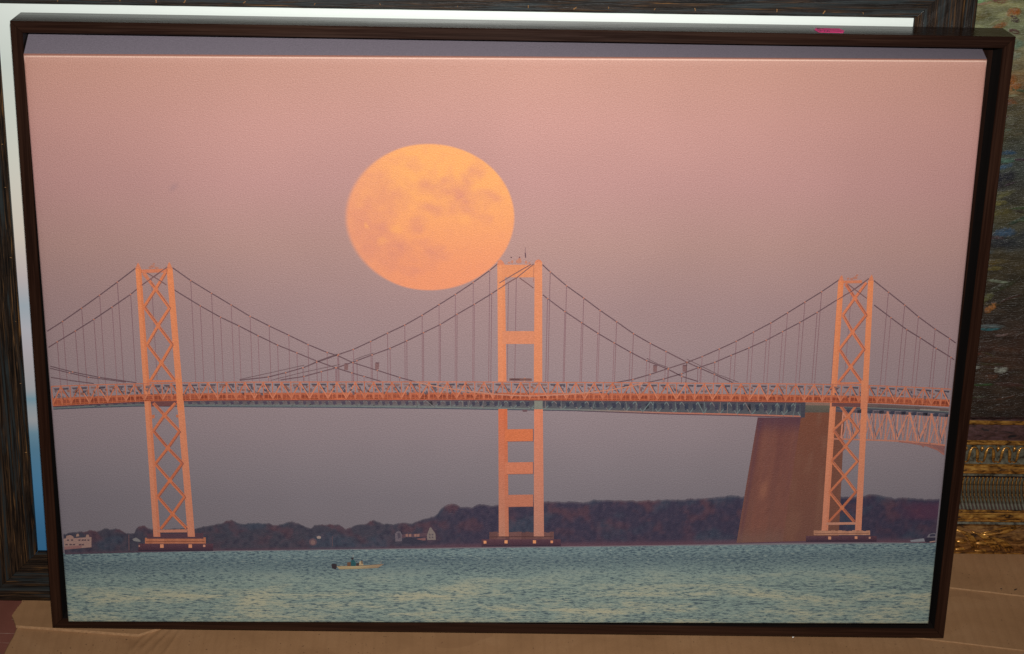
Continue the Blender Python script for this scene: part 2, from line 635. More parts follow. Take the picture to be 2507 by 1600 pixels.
# --- moon
def moon():
    cx, cy = pt(1051.3, 533.5)
    cx -= 0.0002
    rx, ry = 0.0836, 0.0752
    blobs = [(940, 480, 150, 85, .8), (1190, 590, 125, 125, 1.0), (1340, 365, 80, 58, .95), (1450, 590, 85, 75, .75), (560, 610, 190, 120, .6),
             (760, 290, 110, 40, .45), (940, 690, 90, 50, .75), (830, 830, 60, 75, .8), (420, 1010, 200, 150, .65), (620, 1090, 170, 140, .75),
             (980, 1110, 105, 85, .85), (750, 1255, 85, 50, .95), (1430, 790, 60, 55, .7), (290, 760, 110, 170, .5), (500, 430, 160, 45, .35),
             (880, 1010, 90, 50, .5), (1280, 470, 80, 60, .6), (1090, 430, 80, 60, .5), (430, 820, 180, 120, .5), (1300, 720, 60, 50, .5), (900, 1240, 80, 60, .4)]
    brights = [(650, 870, 70, 45, .8), (510, 1000, 60, 45, .6), (335, 862, 22, 16, .9), (1210, 790, 60, 60, .5), (340, 610, 60, 90, .35), (940, 650, 40, 25, .5)]
    ink = Ink(1)
    nr, nt = 64, 192

    def colour(X, Y):
        u, w = (X - cx) / rx, (Y - cy) / ry
        rr = math.hypot(u, w)
        base = mix(lin(251, 174, 104), lin(240, 152, 110), smooth01(0.8, -0.95, w))
        base = mix(base, lin(236, 156, 118), 0.8 * smooth01(-0.15, -1.0, u))
        qx = (u + 1) * 765 + 155 + 60 * fbm(u * 3, w * 3, 1.0)
        qy = (1 - w) * 657 + 125 + 60 * fbm(u * 3, w * 3, 7.0)
        m = 0.0
        for bx, by, bw, bh, s in blobs:
            d = math.hypot((qx - bx) / bw, (qy - by) / bh)
            m = 1 - (1 - m) * (1 - 0.85 * s * smooth01(1.75, 0.25, d))
        m = max(0, min(1, m * (0.85 + 0.5 * fbm(u * 5, w * 5, 4.0)) + 0.22 * fbm(u * 10, w * 10, 2.0)))
        base = mix(base, lin(218, 140, 118), m * 0.82)
        g = 0.0
        for bx, by, bw, bh, s in brights:
            d = math.hypot((qx - bx) / bw, (qy - by) / bh)
            g = max(g, s * smooth01(1.4, 0.2, d))
        base = mix(base, lin(255, 176, 102), g * 0.6)
        base = mix((0, 0, 0), base, 0.76)
        soft = 0.985 - 0.05 * smooth01(-0.2, -0.95, u)
        return mix(base, sky(X, Y), smooth01(soft, 1.005, rr))
    vi = []
    for k in range(nr + 1):
        r = (k / nr) ** 0.8 * 1.008
        row = []
        for j in range(nt if k else 1):
            a = 2 * math.pi * j / nt
            # the lower limb is clipped a little flat by refraction
            X, Y = cx + rx * r * math.cos(a), cy + ry * r * math.sin(a)
            ink.v.append((X, Y, ink.z))
            ink.c.append(colour(X, Y))
            row.append(len(ink.v) - 1)
        vi.append(row)
    for j in range(nt):
        ink.f.append((vi[0][0], vi[1][j], vi[1][(j + 1) % nt]))
    for k in range(1, nr):
        for j in range(nt):
            j2 = (j + 1) % nt
            ink.f.append((vi[k][j], vi[k + 1][j], vi[k + 1][j2], vi[k][j2]))
    ink.build("printed_moon", "large orange full moon printed on the canvas")


moon()

# --- wooded shore
TREE = [(151, 1308), (170, 1303), (189, 1300), (205, 1302), (221, 1296), (236, 1299), (246, 1297), (259, 1292), (270, 1294), (284, 1292), (297, 1297),
        (310, 1305), (329, 1304), (334, 1292), (340, 1287), (354, 1286), (364, 1292), (372, 1294), (400, 1296), (430, 1292), (478, 1293), (505, 1286), (525, 1284), (545, 1278),
        (556, 1273), (568, 1272), (586, 1281), (612, 1279), (640, 1280), (662, 1281), (680, 1285), (698, 1279), (715, 1275), (732, 1281), (750, 1289), (764, 1292), (769, 1285), (790, 1283),
        (826, 1282), (838, 1288), (846, 1294), (860, 1289), (880, 1282), (896, 1282), (904, 1275), (915, 1272), (926, 1275), (938, 1282), (950, 1280), (963, 1284), (974, 1279), (990, 1278), (1008, 1281),
        (1020, 1276), (1031, 1271), (1054, 1265), (1064, 1262), (1070, 1257), (1076, 1247), (1084, 1241), (1095, 1234), (1107, 1232), (1120, 1234), (1127, 1239), (1157, 1241), (1168, 1234), (1177, 1232),
        (1190, 1234), (1203, 1238), (1217, 1235), (1260, 1232), (1300, 1230), (1332, 1227), (1373, 1227), (1400, 1226), (1428, 1229), (1440, 1226), (1455, 1223), (1500, 1223), (1562, 1225), (1610, 1222), (1660, 1222),
        (1720, 1219), (1755, 1215), (1775, 1214), (1790, 1211), (1818, 1214), (1900, 1214), (2000, 1215), (2061, 1215), (2100, 1215), (2116, 1213), (2128, 1209), (2139, 1208), (2160, 1212), (2187, 1219), (2214, 1216),
        (2240, 1219), (2269, 1221), (2305, 1220)]
SHORE = [(151, 1355), (337, 1350), (532, 1345.5), (750, 1343), (928, 1340.5), (1180, 1337), (1500, 1333.5), (1750, 1330), (1914, 1326.5), (2160, 1325), (2305, 1327)]


def at(poly, x):
    for (xa, ya), (xb, yb) in zip(poly, poly[1:]):
        if x <= xb:
            return ya + (yb - ya) * (x - xa) / (xb - xa)
    return poly[-1][1]


def treeline():
    ink = Ink(2)
    T = [pt(*p) for p in TREE]
    S = [pt(*p) for p in SHORE]
    x0, x1 = -XM, XM
    n, m = 760, 18
    for i in range(n + 1):
        x = x0 + (x1 - x0) * i / n
        top = at(T, x) + 0.0011 * fbm(x * 130, 2.0) + 0.0012 * abs(fbm(x * 380, 5.0)) - 0.0004
        bot = at(S, x) - 0.0009
        for j in range(m + 1):
            t = j / m
            y = bot + (top - bot) * t
            far = smooth01(-0.02, -0.14, x)
            c = mix(lin(62, 58, 82), lin(70, 70, 86), far)
            red = smooth01(-0.05, 0.5, fbm(x * 48, y * 60, 1.0)) * (0.25 + 0.75 * t)
            c = mix(c, lin(98, 66, 78), red * 0.8)
            teal = smooth01(0.05, 0.5, fbm(x * 20, y * 30, 8.0))
            c = mix(c, lin(62, 78, 98), teal * 0.6)
            k = fbm(x * 190, y * 190, 3.0)
            c = mix(c, lin(46, 44, 68), max(0, k) * 0.8)
            c = mix(c, lin(110, 88, 104), max(0, -k) * 0.35)
            c = mix(c, lin(112, 78, 92), 0.8 * smooth01(0.14, 0.0, t) * (1 - 0.5 * far))
            if t > 0.99:
                c = mix(c, lin(150, 140, 146), 0.35)
            if x > 0.40:
                c = mix(c, lin(98, 54, 80), 0.55 * smooth01(0.25, 0.12, abs(t - 0.72)) * smooth01(0.40, 0.44, x))
            ink.v.append((x, y, ink.z))
            ink.c.append(c)
    for i in range(n):
        for j in range(m):
            a = i * (m + 1) + j
            ink.f.append((a, a + m + 1, a + m + 2, a + 1))
    ink.build("printed_wooded_shore", "dark purple wooded shoreline printed along the water")


treeline()

# --- houses on the shore (each its own printed shape)
ho = Ink(3)
ho.px([(152, 1318), (224, 1314), (224, 1339), (152, 1344)], lin(171, 139, 132))
ho.px([(152, 1338), (200, 1334), (200, 1341), (153, 1345)], lin(156, 114, 113))
ho.px([(161, 1318), (163, 1311), (172, 1309), (179, 1312), (181, 1317)], lin(169, 135, 126))
ho.px([(186, 1313), (188, 1306), (193, 1306), (194, 1312)], lin(178, 144, 130))
ho.px([(210, 1315), (212, 1308), (217, 1308), (219, 1314)], lin(173, 139, 128))
for u in (164, 174, 192, 200, 206, 214):
    ho.k = 9
    ho.px([(u, 1320), (u + 5, 1319.6), (u + 5, 1323), (u, 1323.4)], lin(96, 77, 87))
for u in (160, 170, 178, 193, 200):
    ho.k = 9
    ho.px([(u, 1331), (u + 6, 1330.6), (u + 6, 1334), (u, 1334.4)], lin(99, 78, 89))
ho.build("printed_house", "long pale house with dormers at the left end of the printed shore")
ho = Ink(3)
ho.px([(324, 1319), (333, 1315), (344, 1322), (344, 1326), (328, 1324)], lin(139, 137, 139))
ho.line([(315.4, 1308), (316, 1347)], 0.9, lin(118, 89, 94))
ho.build("printed_house", "small grey roof and pole beside the left printed tower")
ho = Ink(3)
ho.disc(766, 1326, 4.0, 4.3, lin(111, 89, 99))
ho.disc(766, 1327, 2.4, 2.6, lin(139, 111, 111))
ho.px([(775, 1313), (781, 1311), (786, 1313), (785, 1318), (777, 1318)], lin(173, 154, 147))
ho.line([(814, 1312), (814, 1336)], 0.7, lin(106, 85, 94))
ho.build("printed_house", "small round pinkish cottage on the printed shore")
ho = Ink(3)
ho.px([(967, 1306), (972, 1300), (980, 1300), (984, 1308), (984, 1324), (968, 1325)], lin(116, 106, 118))
ho.px([(973, 1304), (980, 1304), (981, 1316), (974, 1318)], lin(87, 80, 96))
ho.px([(984, 1308), (1046, 1304), (1046, 1312), (984, 1316)], lin(99, 77, 90))
for u in (993, 1001, 1014, 1021):
    ho.px([(u, 1307), (u + 6, 1306), (u + 6, 1313), (u, 1313)], lin(161, 121, 113))
ho.px([(1020, 1318), (1042, 1316), (1042, 1322), (1020, 1323)], lin(139, 99, 101))
ho.px([(1045, 1310), (1052, 1291), (1055, 1290), (1066, 1306), (1067, 1321), (1046, 1321)], lin(140, 128, 126))
for u, w in ((1050, 1306), (1057, 1306), (1050, 1313), (1057, 1313)):
    ho.px([(u, w), (u + 4, w), (u + 4, w + 4), (u, w + 4)], lin(104, 94, 104))
ho.px([(985, 1322), (992, 1315), (1008, 1314), (1024, 1320), (1044, 1324), (1040, 1330), (985, 1330)], lin(59, 59, 78))
ho.build("printed_house", "pale gabled houses left of the printed middle tower")

# --- concrete pier on the right
pr = Ink(4)


def wall_grid(ink, a, b, c, d, nu, nv, colf):
    """a-b top edge, d-c bottom edge (photo positions)"""
    base = len(ink.v)
    z = ink.lift()
    for j in range(nv + 1):
        for i in range(nu + 1):
            s, t = i / nu, j / nv
            top = (a[0] + (b[0] - a[0]) * s, a[1] + (b[1] - a[1]) * s)
            bot = (d[0] + (c[0] - d[0]) * s, d[1] + (c[1] - d[1]) * s)
            q = pt(top[0] + (bot[0] - top[0]) * t, top[1] + (bot[1] - top[1]) * t)
            ink.v.append((q[0], q[1], z))
            ink.c.append(colf(s, t))
    for j in range(nv):
        for i in range(nu):
            k = base + j * (nu + 1) + i
            ink.f.append((k + nu + 1, k + nu + 2, k + 1, k))


def pier_side(s, t):
    c = mix(lin(120, 70, 66), lin(130, 88, 78), t)
    c = mix(c, lin(138, 88, 76), smooth01(0.0, 0.5, fbm(s * 5 - t * 0.6, 0.4, 2)) * 0.7)
    c = mix(c, lin(100, 60, 58), 0.35 * max(0, fbm(s * 16, t * 22, 4)))
    c = mix(c, lin(96, 62, 76), smooth01(0.16, 0.0, t) * 0.9 + 0.5 * smooth01(0.1, 0.5, fbm(s * 7, 3.0, 9)))
    g = math.hypot((s - 0.40) / 0.09, (t - 0.58) / 0.09)
    c = mix(c, lin(168, 112, 90), 0.6 * smooth01(1.2, 0.2, g))
    return mix(c, lin(126, 98, 90), smooth01(0.85, 1.0, t) * 0.5)


def pier_front(s, t):
    c = mix(lin(130, 78, 60), lin(124, 84, 74), t)
    c = mix(c, lin(130, 84, 70), smooth01(0.55, 1.0, s) * 0.6)
    return mix(c, lin(138, 96, 80), 0.5 * smooth01(0.0, 0.4, fbm(s * 4, t * 3, 5)))


wall_grid(pr, (1855, 1021), (1963, 1022), (1916, 1325), (1803, 1328), 14, 24, pier_side)
wall_grid(pr, (1963, 1007), (2068, 1006), (2053, 1322), (1916, 1325), 12, 24, pier_front)
pr.px([(1964, 990), (2034, 991), (2034, 1009), (1964, 1009)], [lin(106, 102, 92), lin(112, 104, 92), lin(98, 92, 84), lin(92, 88, 84)])
pr.px([(1968, 984), (2034, 985), (2034, 992), (1968, 991)], lin(150, 118, 106))
pr.build("printed_pier", "wide brown concrete pier printed under the right end")

# --- bridge cables (dark lines with small clamps)
CAB = (112, 84, 92)
FARL = [(331.7, 656), (287.4, 689.8), (244, 722), (200, 753.6), (153.4, 786), (112, 810)]
NEARL = [(409.8, 653), (370.7, 680.7), (347, 697.6), (320, 719.7), (274.4, 751), (230, 781), (184.6, 809.5), (140.3, 836), (115, 849.6)]
FARL2 = [(422.8, 654.7), (467, 686), (517.8, 717), (566, 745.8), (612.3, 773.7), (659, 797), (707, 819.8), (754.3, 842.7), (801, 862), (826.6, 869.6), (864, 887), (923.8, 905.8), (978.6, 923.2), (1018.5, 934.4)]
NEARL2 = [(426.7, 709), (490.4, 748), (540, 775.7), (584.9, 797), (632, 821), (679.6, 844), (727, 863), (775.5, 883), (821.6, 899.5), (861.5, 912), (891.4, 920.7), (933.8, 933)]
MIDU = [(1220, 644), (1199, 661), (1158.7, 690.6), (1115, 719.9), (1075, 745), (1033.5, 771), (991, 795), (948.7, 814.8), (907.6, 835), (865, 854.7), (829, 867), (775.5, 885.8), (741.9, 899.5), (699.5, 911.5), (657, 922), (587, 930)]
MIDN = [(1307, 645), (1264, 679.7), (1244.8, 690.6), (1203.8, 718), (1161.5, 744), (1119, 768.5), (1078, 793.6), (1037, 813.5), (996, 833.5), (955, 852), (911, 868), (874, 882), (824, 899.5), (786.7, 909), (744.4, 920.7), (687, 929.4)]
MIDU2 = [(1328, 647), (1347, 665), (1387, 698.8), (1429, 728.9), (1469, 759), (1509.6, 787), (1550.8, 816), (1591.9, 839.7), (1630.5, 859.6), (1681.6, 885.8), (1715, 901), (1748.8, 915.7), (1793.7, 935.6)]
MIDN2 = [(1329, 721), (1340.4, 730), (1382.8, 761.7), (1423.7, 789), (1463.5, 815), (1503.4, 838.5), (1543, 861), (1583, 882), (1635.5, 903), (1669, 920.7), (1709, 933)]
RFAR = [(2056, 683), (2011.4, 713.4), (1970.5, 738.7), (1928, 765), (1887, 789.9), (1844.8, 812), (1802.4, 834.7), (1761, 853.4), (1719, 872), (1681.6, 886.6), (1636.7, 900.8), (1591.9, 915.7), (1549.5, 928), (1499.7, 937)]
RNEAR = [(2127, 681), (2084.8, 712), (2050, 732.7), (2000.5, 764), (1958, 788.6), (1915.8, 811), (1876, 832), (1833.6, 851), (1790, 869), (1750, 886), (1709, 899.5), (1669, 914), (1624, 927), (1574.4, 938)]
RFAR2 = [(2139, 685.7), (2175, 714.6), (2214.8, 746), (2248.5, 774.8), (2289.4, 804.9), (2325, 828), (2342, 839)]
RNEAR2 = [(2140, 746), (2181, 777), (2219.6, 806), (2253, 826.5), (2291.8, 851.8), (2328, 874), (2338, 880)]
SAG = [(1018.5, 934.4), (1073, 946), (1100, 950), (1154.6, 957.5), (1209, 963.9), (1260, 967), (1305, 968), (1373, 965), (1441.5, 959.8), (1500, 952.5), (1524.6, 948), (1574.4, 938)]
LOWL = [[(119.5, 895.4), (178, 909.8), (243, 922.8), (334, 936)], [(121, 900.6), (170, 912), (217, 922.8), (308, 934.5)], [(123, 923), (175, 931), (230, 938)]]
CATW = [[(587, 928), (660, 912), (745, 893)], [(748, 897), (775, 884), (826, 865.5)], [(664, 930), (740, 911), (833, 891)], [(866, 880), (890, 871), (914, 863.5)],
        [(1681, 878), (1720, 897), (1764, 919)], [(1764, 918), (1790, 928), (1808, 935)], [(1583, 876), (1610, 890), (1636, 899)]]
DECK = [(118, 944), (230, 940), (334, 937.5), (550, 933.5), (850, 933), (1150, 933), (1400, 934), (1700, 936), (2000, 938.5), (2150, 942.5), (2240, 946), (2335, 951)]


def cable(pts, w, cols=CAB, light=None):
    ink = Ink(5)
    ink.line(pts, w, [rnd_col(cols, 5) for _ in pts])
    for p in pts[1:-1]:
        if p[1] < 930:
            ink.disc(p[0], p[1], 0.85, 0.75, lin(198, 128, 106), 8)
    return ink


SUSP = (152, 118, 122)
for nm, near in ((FARL, 0), (NEARL, 1), (FARL2, 0), (NEARL2, 1), (MIDU, 0), (MIDN, 1), (MIDU2, 0), (MIDN2, 1), (RFAR, 0), (RNEAR, 1), (RFAR2, 0), (RNEAR2, 1)):
    o = cable(nm, 1.15).build("printed_cable")
    for i, p in enumerate(nm[1:-1]):
        x, y = pt(*p)
        yd = at([pt(*q) for q in DECK], x)
        if y - yd > 0.002:
            hang = Ink(4)
            hang.k = (3 if near else 0) + i % 2
            j = random.uniform(-6, 6)
            c1 = lin(SUSP[0] + j - 8, SUSP[1] + j - 10, SUSP[2] + j - 6)
            c2 = lin(SUSP[0] + j, SUSP[1] + j - 2, SUSP[2] + j)
            hang.line([(x, y), (x, yd)], 0.72, [c1, c2], True)
            hang.build("printed_hanger")
for p in LOWL:
    cable(p, 1.0).build("printed_cable")
for p in CATW:
    k = Ink(6)
    k.line(p, 0.7, lin(118, 92, 98))
    k.build("printed_cable")
for u, w in ((848, 897), (923.5, 895), (1604, 901.5), (1676, 901)):
    bx = Ink(6)
    bx.px([(u - 5, w - 8), (u + 5, w - 8), (u + 4, w + 8), (u - 5, w + 8)], lin(140, 104, 106))
    bx.px([(u - 4, w - 9), (u + 5, w - 9), (u + 5, w - 6), (u - 4, w - 6)], lin(118, 86, 94))
    bx.build("printed_cable_cage")

# --- lower deck of the farther span: dark void, teal members
DB = [(118, 993.5), (230, 987), (355, 981), (550, 978), (850, 977), (1150, 977), (1400, 978.5), (1700, 980), (2000, 983.5), (2150, 986), (2240, 990), (2335, 995)]
LB = [(118, 1001), (230, 996), (350, 992.5), (550, 994.5), (850, 996), (1100, 999), (1400, 1004), (1624, 1012), (1800, 1016), (1968, 1021)]
DBc, LBc, DKc = [pt(*q) for q in DB], [pt(*q) for q in LB], [pt(*q) for q in DECK]
xl, xe = pt(118, 993)[0], pt(1966, 1000)[0]


def lower_truss():
    ink = Ink(7)
    n = 200
    base = len(ink.v)
    for i in range(n + 1):
        x = max(-XM, xl + (xe - xl) * i / n)
        a, b = at(DBc, x), at(LBc, x)
        fr = smooth01(-0.15, 0.1, x)
        for t in (0, .35, .7, 1):
            c = mix(lin(126, 104, 108), lin(78, 80, 92), 0.35 + 0.65 * fr)
            c = mix(c, lin(118, 124, 124), (0.75 - 0.45 * fr) * smooth01(0.45, 0.8, t))
            k = fbm(x * 260, t * 3.0, 6.0)
            c = mix(c, lin(66, 70, 88), max(0, k) * 0.9)
            ink.v.append((x, a + (b - a) * t, ink.z))
            ink.c.append(c)
    for i in range(n):
        for j in range(3):
            k = base + i * 4 + j
            ink.f.append((k + 1, k + 5, k + 4, k))
    ink.k = 1
    x = xl + 0.004
    s = 0
    while x < xe - 0.006:
        w = 0.0082 * random.uniform(.8, 1.2)
        a0, a1, b0, b1 = at(DBc, x), at(DBc, x + w), at(LBc, x), at(LBc, x + w)
        fr = smooth01(-0.2, 0.05, x)
        teal = mix(lin(120, 124, 126), lin(116, 132, 134), fr)
        g0, g1 = a0 - (a0 - b0) * 0.08, b1 + (a1 - b1) * 0.08
        h0, h1 = b0 + (a0 - b0) * 0.12, a1 - (a1 - b1) * 0.1
        if s % 2:
            ink.line([(x, h0), (x + w, h1)], 0.8 + 0.2 * fr, teal, True)
        else:
            ink.line([(x, g0), (x + w, g1)], 0.7 + 0.2 * fr, mix(teal, lin(140, 116, 116), random.random() * 0.8), True)
        ink.poly([(x + w * .3, a0 - (a0 - b0) * .25), (x + w * .75, a0 - (a0 - b0) * .2), (x + w * .8, a0 - (a0 - b0) * .6), (x + w * .45, a0 - (a0 - b0) * .7)],
                 mix(lin(84, 74, 92), lin(50, 58, 78), fr * random.uniform(.5, 1)))
        if fr > 0.4 and random.random() < 0.35:
            ink.line([(x + random.uniform(-.002, .003), a0), (x + random.uniform(-.002, .003), b0)], 0.6, mix(teal, lin(160, 116, 106), random.random() * 0.6), True)
        x += w
        s += 1
    xs = [max(-XM, xl + (xe - xl) * i / 60) for i in range(61)]
    ink.k = 11
    ink.line([(q, at(LBc, q) + 0.0012) for q in xs], 1.5,
             [mix(mix(lin(112, 122, 124), lin(124, 134, 132), smooth01(-.3, 0, q)), lin(196, 124, 104), smooth01(0.06, 0.2, q)) for q in xs], True)
    ink.line([(q, at(LBc, q) - 0.0002) for q in xs], 0.9, [mix(lin(70, 78, 98), lin(104, 70, 84), smooth01(0.0, 0.15, q)) for q in xs], True)
    ink.line([(q, at(DBc, q) - 0.0008) for q in xs], 0.9, lin(104, 66, 74), True)
    ink.px([(1962, 983), (1972, 983), (1970, 1021), (1960, 1021)], lin(72, 72, 86))
    ink.build("printed_lower_truss", "grey teal lower truss printed beneath the orange deck")


lower_truss()


# --- arched cantilever truss right of the right tower
def cantilever():
    ink = Ink(7)
    top = [(2036, 996), (2064, 998), (2150, 1001), (2240, 1005), (2335, 1010)]
    bot = [(2036, 1073), (2064, 1074), (2160, 1077), (2228, 1080), (2270, 1084), (2318, 1089)]
    arch = [(2200, 1080), (2228, 1083), (2269, 1090), (2295, 1100), (2317, 1112)]
    T, B, A = [pt(*p) for p in top], [pt(*p) for p in bot], [pt(*p) for p in arch]
    road = [(2036, 985), (2150, 988), (2240, 993), (2335, 999)]
    for i in range(3):
        a, b = road[i], road[i + 1]
        c, d = top[i + 1], top[i + 2]
        ink.px([a, b, (b[0], d[1]), (a[0], top[i + 1][1] - 2)], [lin(120, 96, 92), lin(126, 104, 100), lin(98, 84, 88), lin(92, 80, 86)])
    ink.px([(2252, 1000), (2300, 1002), (2300, 1006), (2252, 1004)], lin(172, 150, 140))
    ink.line(top, 2.4, lin(82, 84, 96))
    ink.line([(u, w - 3) for u, w in top], 0.8, lin(132, 138, 134))
    ink.line([(u, w + 7) for u, w in top], 3.0, lin(92, 84, 96))
    u = 2064
    k = 0
    while u < 2322:
        x0, x1 = pt(u, 1010)[0], pt(u + 27, 1010)[0]
        yt0, yt1 = at(T, x0) - .002, at(T, x1) - .002
        yb0, yb1 = at(B, x0), at(B, x1)
        cm = lambda: rnd_col((212, 140, 116), 10)
        if k % 2:
            ink.line([(x0, yb0), (x1, yt1)], 2.1, cm(), True)
            ink.line([(x0 + .003, yb0), (x1 - .001, yt1 - .004)], 0.7, lin(120, 110, 118), True)
        else:
            ink.line([(x0, yt0), (x1, yb1)], 2.0, cm(), True)
            ink.line([(x0 + .004, yt0), (x1 + .002, yb1 + .004)], 0.8, lin(92, 92, 108), True)
        ink.line([(x0, yt0), (x0, yb0)], 1.5, cm(), True)
        ink.line([((x0 + x1) / 2, (yt0 + yb0) / 2 + .004 * (1 if k % 2 else -1)), ((x0 + x1) / 2, yb0 if k % 2 == 0 else yt0)], 0.8, rnd_col((178, 116, 102), 8), True)
        xm = (x0 + x1) / 2 + .002
        ink.line([(xm, yt0 - .001), (xm, yb0)], 0.9, rnd_col((204, 142, 124), 8), True)
        if k % 2:
            ink.line([(x0 + .002, yt0), (xm, yb0)], 1.2, rnd_col((206, 142, 124), 8), True)
            ink.line([(xm, yb0), (x1, yt0 - .002)], 1.0, rnd_col((150, 126, 128), 8), True)
        else:
            ink.line([(x0 + .001, yb0), (xm, yt0)], 1.2, rnd_col((204, 138, 120), 8), True)
            ink.line([(xm, yt0), (x1, yb0)], 1.0, rnd_col((146, 124, 128), 8), True)
        ink.poly([(x0 + .003, yt0 + .0005), (x0 + .0075, yt0 + .0005), (x0 + .0075, yt0 - .003), (x0 + .003, yt0 - .003)], lin(64, 66, 86))
        u += 27
        k += 1
    ink.k = 11
    ink.line(bot, 1.7, lin(204, 134, 112))
    ink.line(arch, 1.6, lin(172, 112, 102))
    for (a, b) in ((2250, 2262), (2275, 2284), (2296, 2302)):
        ink.line([(a, 1083), (b, 1094 if b < 2290 else 1103)], 1.2, lin(164, 110, 102))
    ink.px([(2240, 1082), (2316, 1089), (2317, 1111), (2290, 1098), (2262, 1089)], lin(150, 104, 102))
    ink.build("printed_cantilever_truss", "pinkish arched truss printed at the right edge")


cantilever()

# --- towers
OR_T, OR_B = (246, 148, 96), (220, 144, 116)


def leg(ink, l0, r0, l1, r1, shade=0.0, base=(OR_T, OR_B), n=10):
    """vertical leg strip from top (l0,r0) to bottom (l1,r1); darker inner face on one side"""
    for s0, s1, dark in ((0, 0.62, 0), (0.62, 1.0, shade)):
        for k in range(n):
            ta, tb = k / n, (k + 1) / n

            def P(s, t):
                a = (l0[0] + (l1[0] - l0[0]) * t, l0[1] + (l1[1] - l0[1]) * t)
                b = (r0[0] + (r1[0] - r0[0]) * t, r0[1] + (r1[1] - r0[1]) * t)
                return (a[0] + (b[0] - a[0]) * s, a[1] + (b[1] - a[1]) * s)

            def Cc(t):
                c = mix(lin(*base[0]), lin(*base[1]), t)
                return mix(c, lin(206, 104, 62), dark)
            ink.k = 0
            ink.px([P(s0, ta), P(s1, ta), P(s1, tb), P(s0, tb)], [Cc(ta), Cc(ta), Cc(tb), Cc(tb)])


def brace(ink, pts, w, c0, c1):
    for a, b in pts:
        cc = mix(lin(*c0), lin(*c1), random.random())
        ink.line([a, b], w, cc)
        # shaded underside edge
        ink.line([(a[0] + 2.6, a[1] + 1.2), (b[0] + 2.6, b[1] + 1.2)], w * 0.22, mix(cc, lin(120, 80, 84), 0.8))


def lattice(ink, centres, lefts, rights, w, c0, c1):
    """X panels: centre k sits between joint k and joint k+1"""
    ink.k = 2
    for k, c in enumerate(centres):
        ink.k = 2
        brace(ink, [(lefts[k], c), (c, rights[k + 1]), (rights[k], c), (c, lefts[k + 1])], w, c0, c1)
        ink.disc(c[0], c[1], w * 0.72, w * 0.85, mix(lin(*c0), lin(*c1), 0.3), 10)


def pier_base(ink, top, low, lights, bright):
    a, b, ya, yb = top
    xs = [a + (b - a) * i / 16 for i in range(17)]
    for i in range(16):
        u, v = xs[i], xs[i + 1]
        e0, e1 = random.uniform(-1.2, 1.2), random.uniform(-1.0, 1.0)
        ink.k = i % 3
        ink.px([(u, ya + e0), (v + 1, ya + e0), (v + 1, yb), (u, yb)], rnd_col(bright, 10))
    ink.k = 4
    ink.line([(a + 2, (ya + yb) / 2 + 2), (b - 2, (ya + yb) / 2 + 1)], 0.8, lin(bright[0] * .72, bright[1] * .66, bright[2] * .7))
    a, b, ya, yb = low
    ink.px([(a, ya), (b, ya), (b, yb), (a, yb)], [lin(104, 70, 82), lin(98, 66, 80), lin(66, 46, 66), lin(70, 48, 66)])
    for k in range(9):
        u = a + (b - a) * (k + .5) / 9
        ink.k = 8
        ink.line([(u, ya), (u, yb)], 0.5, lin(84, 54, 68))
    ink.line([(a, yb - 1), (b, yb - 1)], 1.0, lin(54, 42, 62))
    for u, v, s, c in lights:
        ink.k = 12
        ink.px([(u - s, v - s), (u + s, v - s), (u + s, v + s), (u - s, v + s)], lin(*c))


def left_tower():
    t = Ink(8)
    t.px([(346, 659), (410, 656.5), (410, 666), (346, 667)], lin(226, 134, 98))
    leg(t, (331.7, 656), (346, 656), (376, 1313), (393, 1313), 0.30)
    leg(t, (408, 656), (422.8, 656), (460, 1313), (477.6, 1313), 0.05)
    t.px([(331.7, 657), (336, 645), (338.5, 642), (341, 646), (346, 657)], lin(226, 136, 100))
    t.px([(408, 657), (411.5, 645), (414.5, 640), (417.5, 645), (422.8, 657)], lin(228, 138, 100))
    for u, v, r in ((374, 651, 2.2), (377, 645, 1.3), (368, 654, 1.8), (384, 655, 2.0)):
        t.disc(u, v, r, r * .7, lin(196, 134, 116), 9)
    t.px([(346, 664), (356, 664), (372, 690), (366, 690)], lin(224, 136, 100))
    lattice(t, [(381.6, 706.7), (387.6, 796.5), (395.4, 887.6)], [(352, 668), (353.5, 750), (361, 842), (369, 931)],
            [(406, 666), (415.5, 753), (422, 842), (428, 930)], 3.3, (236, 138, 92), (220, 124, 84))
    lattice(t, [(403.3, 1015.6), (411.4, 1096), (416.4, 1175.4), (422.9, 1257.4)], [(376, 986), (376, 1054), (381, 1134.5), (387, 1215), (394, 1294)],
            [(430, 986), (440, 1055), (447, 1133), (452.5, 1215), (457, 1292)], 3.3, (228, 132, 90), (206, 114, 80))
    t.k = 11
    t.px([(363, 930), (430, 929), (430, 934), (364, 935)], lin(222, 130, 94))
    t.px([(384, 1296), (458, 1294.5), (458, 1302), (384, 1302.5)], lin(208, 140, 116))
    t.px([(372, 1015), (379, 1014), (379, 1022), (373, 1024)], lin(212, 122, 88))
    t.px([(431, 1014), (437, 1014), (437, 1021), (432, 1021)], lin(208, 122, 88))
    t.disc(371.5, 1097.5, 0.9, 1.5, lin(150, 80, 66), 8)
    t.px([(370, 981), (432, 980), (428, 993), (372, 994)], lin(120, 74, 76))
    t.build("printed_tower", "left lattice tower of the printed bridge")
    b = Ink(3)
    b.k = 14
    b.px([(360, 1306), (498, 1304), (498, 1318), (360, 1318)], lin(92, 66, 80))
    pier_base(b, (355, 503, 1316, 1331), (339, 522, 1330, 1348), [(396.4, 1336, 4.3, (238, 160, 122)), (466, 1336, 4.3, (236, 156, 118)), (500, 1335.5, 2.8, (214, 150, 128)), (341, 1336, 1.6, (206, 150, 134))], (196, 124, 94))
    b.build("printed_tower_base", "orange and maroon base under the left printed tower")


